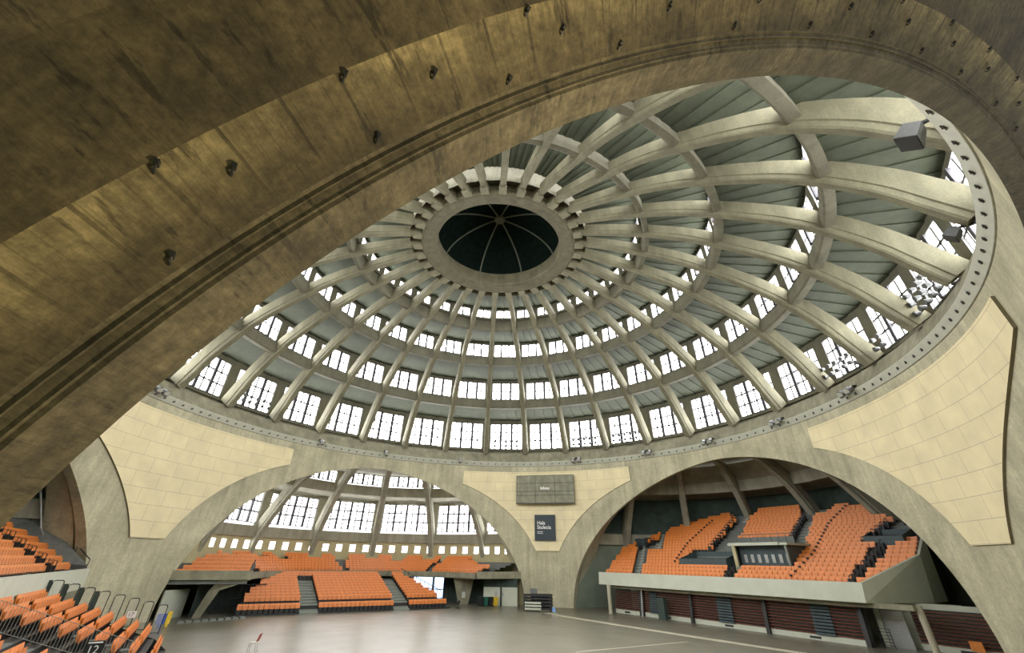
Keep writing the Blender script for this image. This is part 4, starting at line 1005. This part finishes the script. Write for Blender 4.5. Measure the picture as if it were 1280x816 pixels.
# spotlights in front of the tall windows, on rails
def can():
    b = MB(); b.tube([(-.20,0,0),(-.05,0,-.02),(.20,0,-.10),(.22,0,-.105)], [.12,.19,.22,.20], 10); b.bar((-.02,0,0),(-.25,0,-.05),.06,.06); return b
cm = can().build('spotlight', M['lamp_grey']); used = False
for ci, (az, rows, nm) in enumerate(((56.25, (21.25, 21.95), 'in bay above the poster'), (33.9, (21.15, 21.85), 'second lit bay right of poster'), (22.6, (21.15, 21.85), 'third bay right of poster'),
                     (-32.0, (21.2, 22.0), 'above large right panel'), (-39.5, (20.9, 21.7), 'high over large right panel'), (-54.5, (20.9, 21.7, 22.4), 'far right on the ring'), (123.5, (21.3, 21.95), 'left side of the ring'), (147.0, (20.8, 21.4), 'far left of the ring'))):
    b = MB()
    for z in rows: b.tube([P(33.25, az-3.7+.74*k, z) for k in range(11)], .03, 5)
    for k in (0, 5, 10): b.tube([P(33.25, az-3.7+.74*k, 20.02), P(33.25, az-3.7+.74*k, rows[-1])], .03, 5)
    o = b.build('lamp_rail', M['black']); tag(o, 'dark rail holding rows of spotlights before the windows, %s' % nm, 'rail')
    for ri, z in enumerate(rows):
        for k in range(5):
            if not used: o = cm; used = True
            else: o = cm.copy(); COL.objects.link(o)
            a = az+3.1-1.55*k; o.location = P(33.0, a, z); o.rotation_euler = (0, 0, rad(a+180))
            tag(o, 'round spotlight %s, %s row, %s from left' % (nm, ('lower', 'upper', 'top')[ri], nth(k+1)), 'spotlight', 'spotlights before the dome windows')
# small iron hooks in the near arch
hb = MB(); hb.box((0,0,-.06), (.10,.16,.12)); hb.tube([(0,0,-.1),(0,.04,-.22),(0,.14,-.24),(0,.17,-.15)], .035, 6); hm = hb.build('iron_hook', M['black']); used = False
def arc_index(L): return min(range(len(ARC)), key=lambda i: abs(ARC[i]-L))
ax_ = rad(-90)
for ri, (d, u, s0, nm) in enumerate(((.88, .265, 8.0, 'beside the moulding'), (1.2, .445, 9.0, 'midway up the broad soffit'), (1.46, .60, 8.4, 'along the upper seam'))):
    L = s0; n = 0
    while L < 44:
        i = arc_index(L); p = arch_at(i, d, u); p = Vector((p.x*math.cos(ax_)-p.y*math.sin(ax_), p.x*math.sin(ax_)+p.y*math.cos(ax_), p.z))
        q = project(p)
        if q and -10 < q[0] < 1290 and -10 < q[1] < 826:
            n += 1
            if not used: o = hm; used = True
            else: o = hm.copy(); COL.objects.link(o)
            o.location = p; o.scale = (.42,.42,.42)
            tag(o, 'small iron hook in the near arch %s, %s from the left' % (nm, nth(n)), 'hook', 'iron hooks in the near arch')
        L += 2.15

b = MB(); b.tube([(-28.95,18.4,6.3),(-29.37,18.9,6.75),(-30.4,18.9,9.0),(-31.75,18.9,11.6)], .07, 8); o = b.build('conduit', M['steel']); tag(o, 'pale vertical pipe on the concrete reveal behind the left balcony', 'pipe')
# ------------------------------------------------------------------ place the seats: the 300 largest in view as things, the rest as one mass
vis = []
for s_ in SEATS:
    q = project((s_[0], s_[1], s_[2]+.7))
    if q is None: continue
    ok = -6 < q[0] < 1290 and -6 < q[1] < 826
    vis.append((q[2], ok, s_))
near = sorted([v for v in vis if v[1] and v[2][4]], key=lambda v: v[0])[:300]
ids = set(id(v[2]) for v in near)
proto = None
for dist, ok, s_ in near:
    if proto is None:
        proto = thing('stadium_seat', s_[4], 'seat', group=s_[5]); bk.build('backrest', M['orange'], proto); pn.build('seat_pan', M['orange_pan'], proto); sp_.build('seat_post', M['black'], proto); o = proto
    else: o = dup(proto, s_[4], s_[5])
    o.location = s_[:3]; o.rotation_euler = (0,0,s_[3])
b = MB()
for dist, ok, s_ in vis:
    if id(s_) in ids: continue
    if not (-40 < dist < 400) or not ok: continue
    T = Matrix.Translation(s_[:3]) @ Matrix.Rotation(s_[3], 4, 'Z')
    for mb, mi in ((bk, 0), (pn, 1)):
        b.hexa([T @ Vector(v) for v in mb.v], mi)
    b.hexa([T @ Vector(p) for p in ((-.1,-.2,0),(.04,-.2,0),(.04,.2,0),(-.1,.2,0),(-.08,-.2,.42),(.04,-.2,.42),(.04,.2,.42),(-.08,.2,.42))], 2)
o = b.build('stadium_seats', [M['orange'], M['orange_pan'], M['black']], kind='stuff'); tag(o, 'rows of orange seats in the far stand, the far gallery and the right balcony', 'seats')

# ------------------------------------------------------------------ light: overcast sky outside, daylight through the panes
w = bpy.data.worlds.new('overcast'); S.world = w; w.use_nodes = True
w.node_tree.nodes['Background'].inputs[0].default_value = (.95, .98, 1.0, 1); w.node_tree.nodes['Background'].inputs[1].default_value = .6
S.view_settings.view_transform = 'Standard'; S.view_settings.look = 'None'; S.view_settings.exposure = 1.82; S.view_settings.gamma = 1.0; S.view_settings.use_curve_mapping = False
S.cycles.max_bounces = 8; S.cycles.diffuse_bounces = 6; S.cycles.glossy_bounces = 3; S.cycles.sample_clamp_indirect = 6.0; S.cycles.use_light_tree = True
S.cycles.use_denoising = True; S.cycles.caustics_reflective = False; S.cycles.caustics_refractive = False
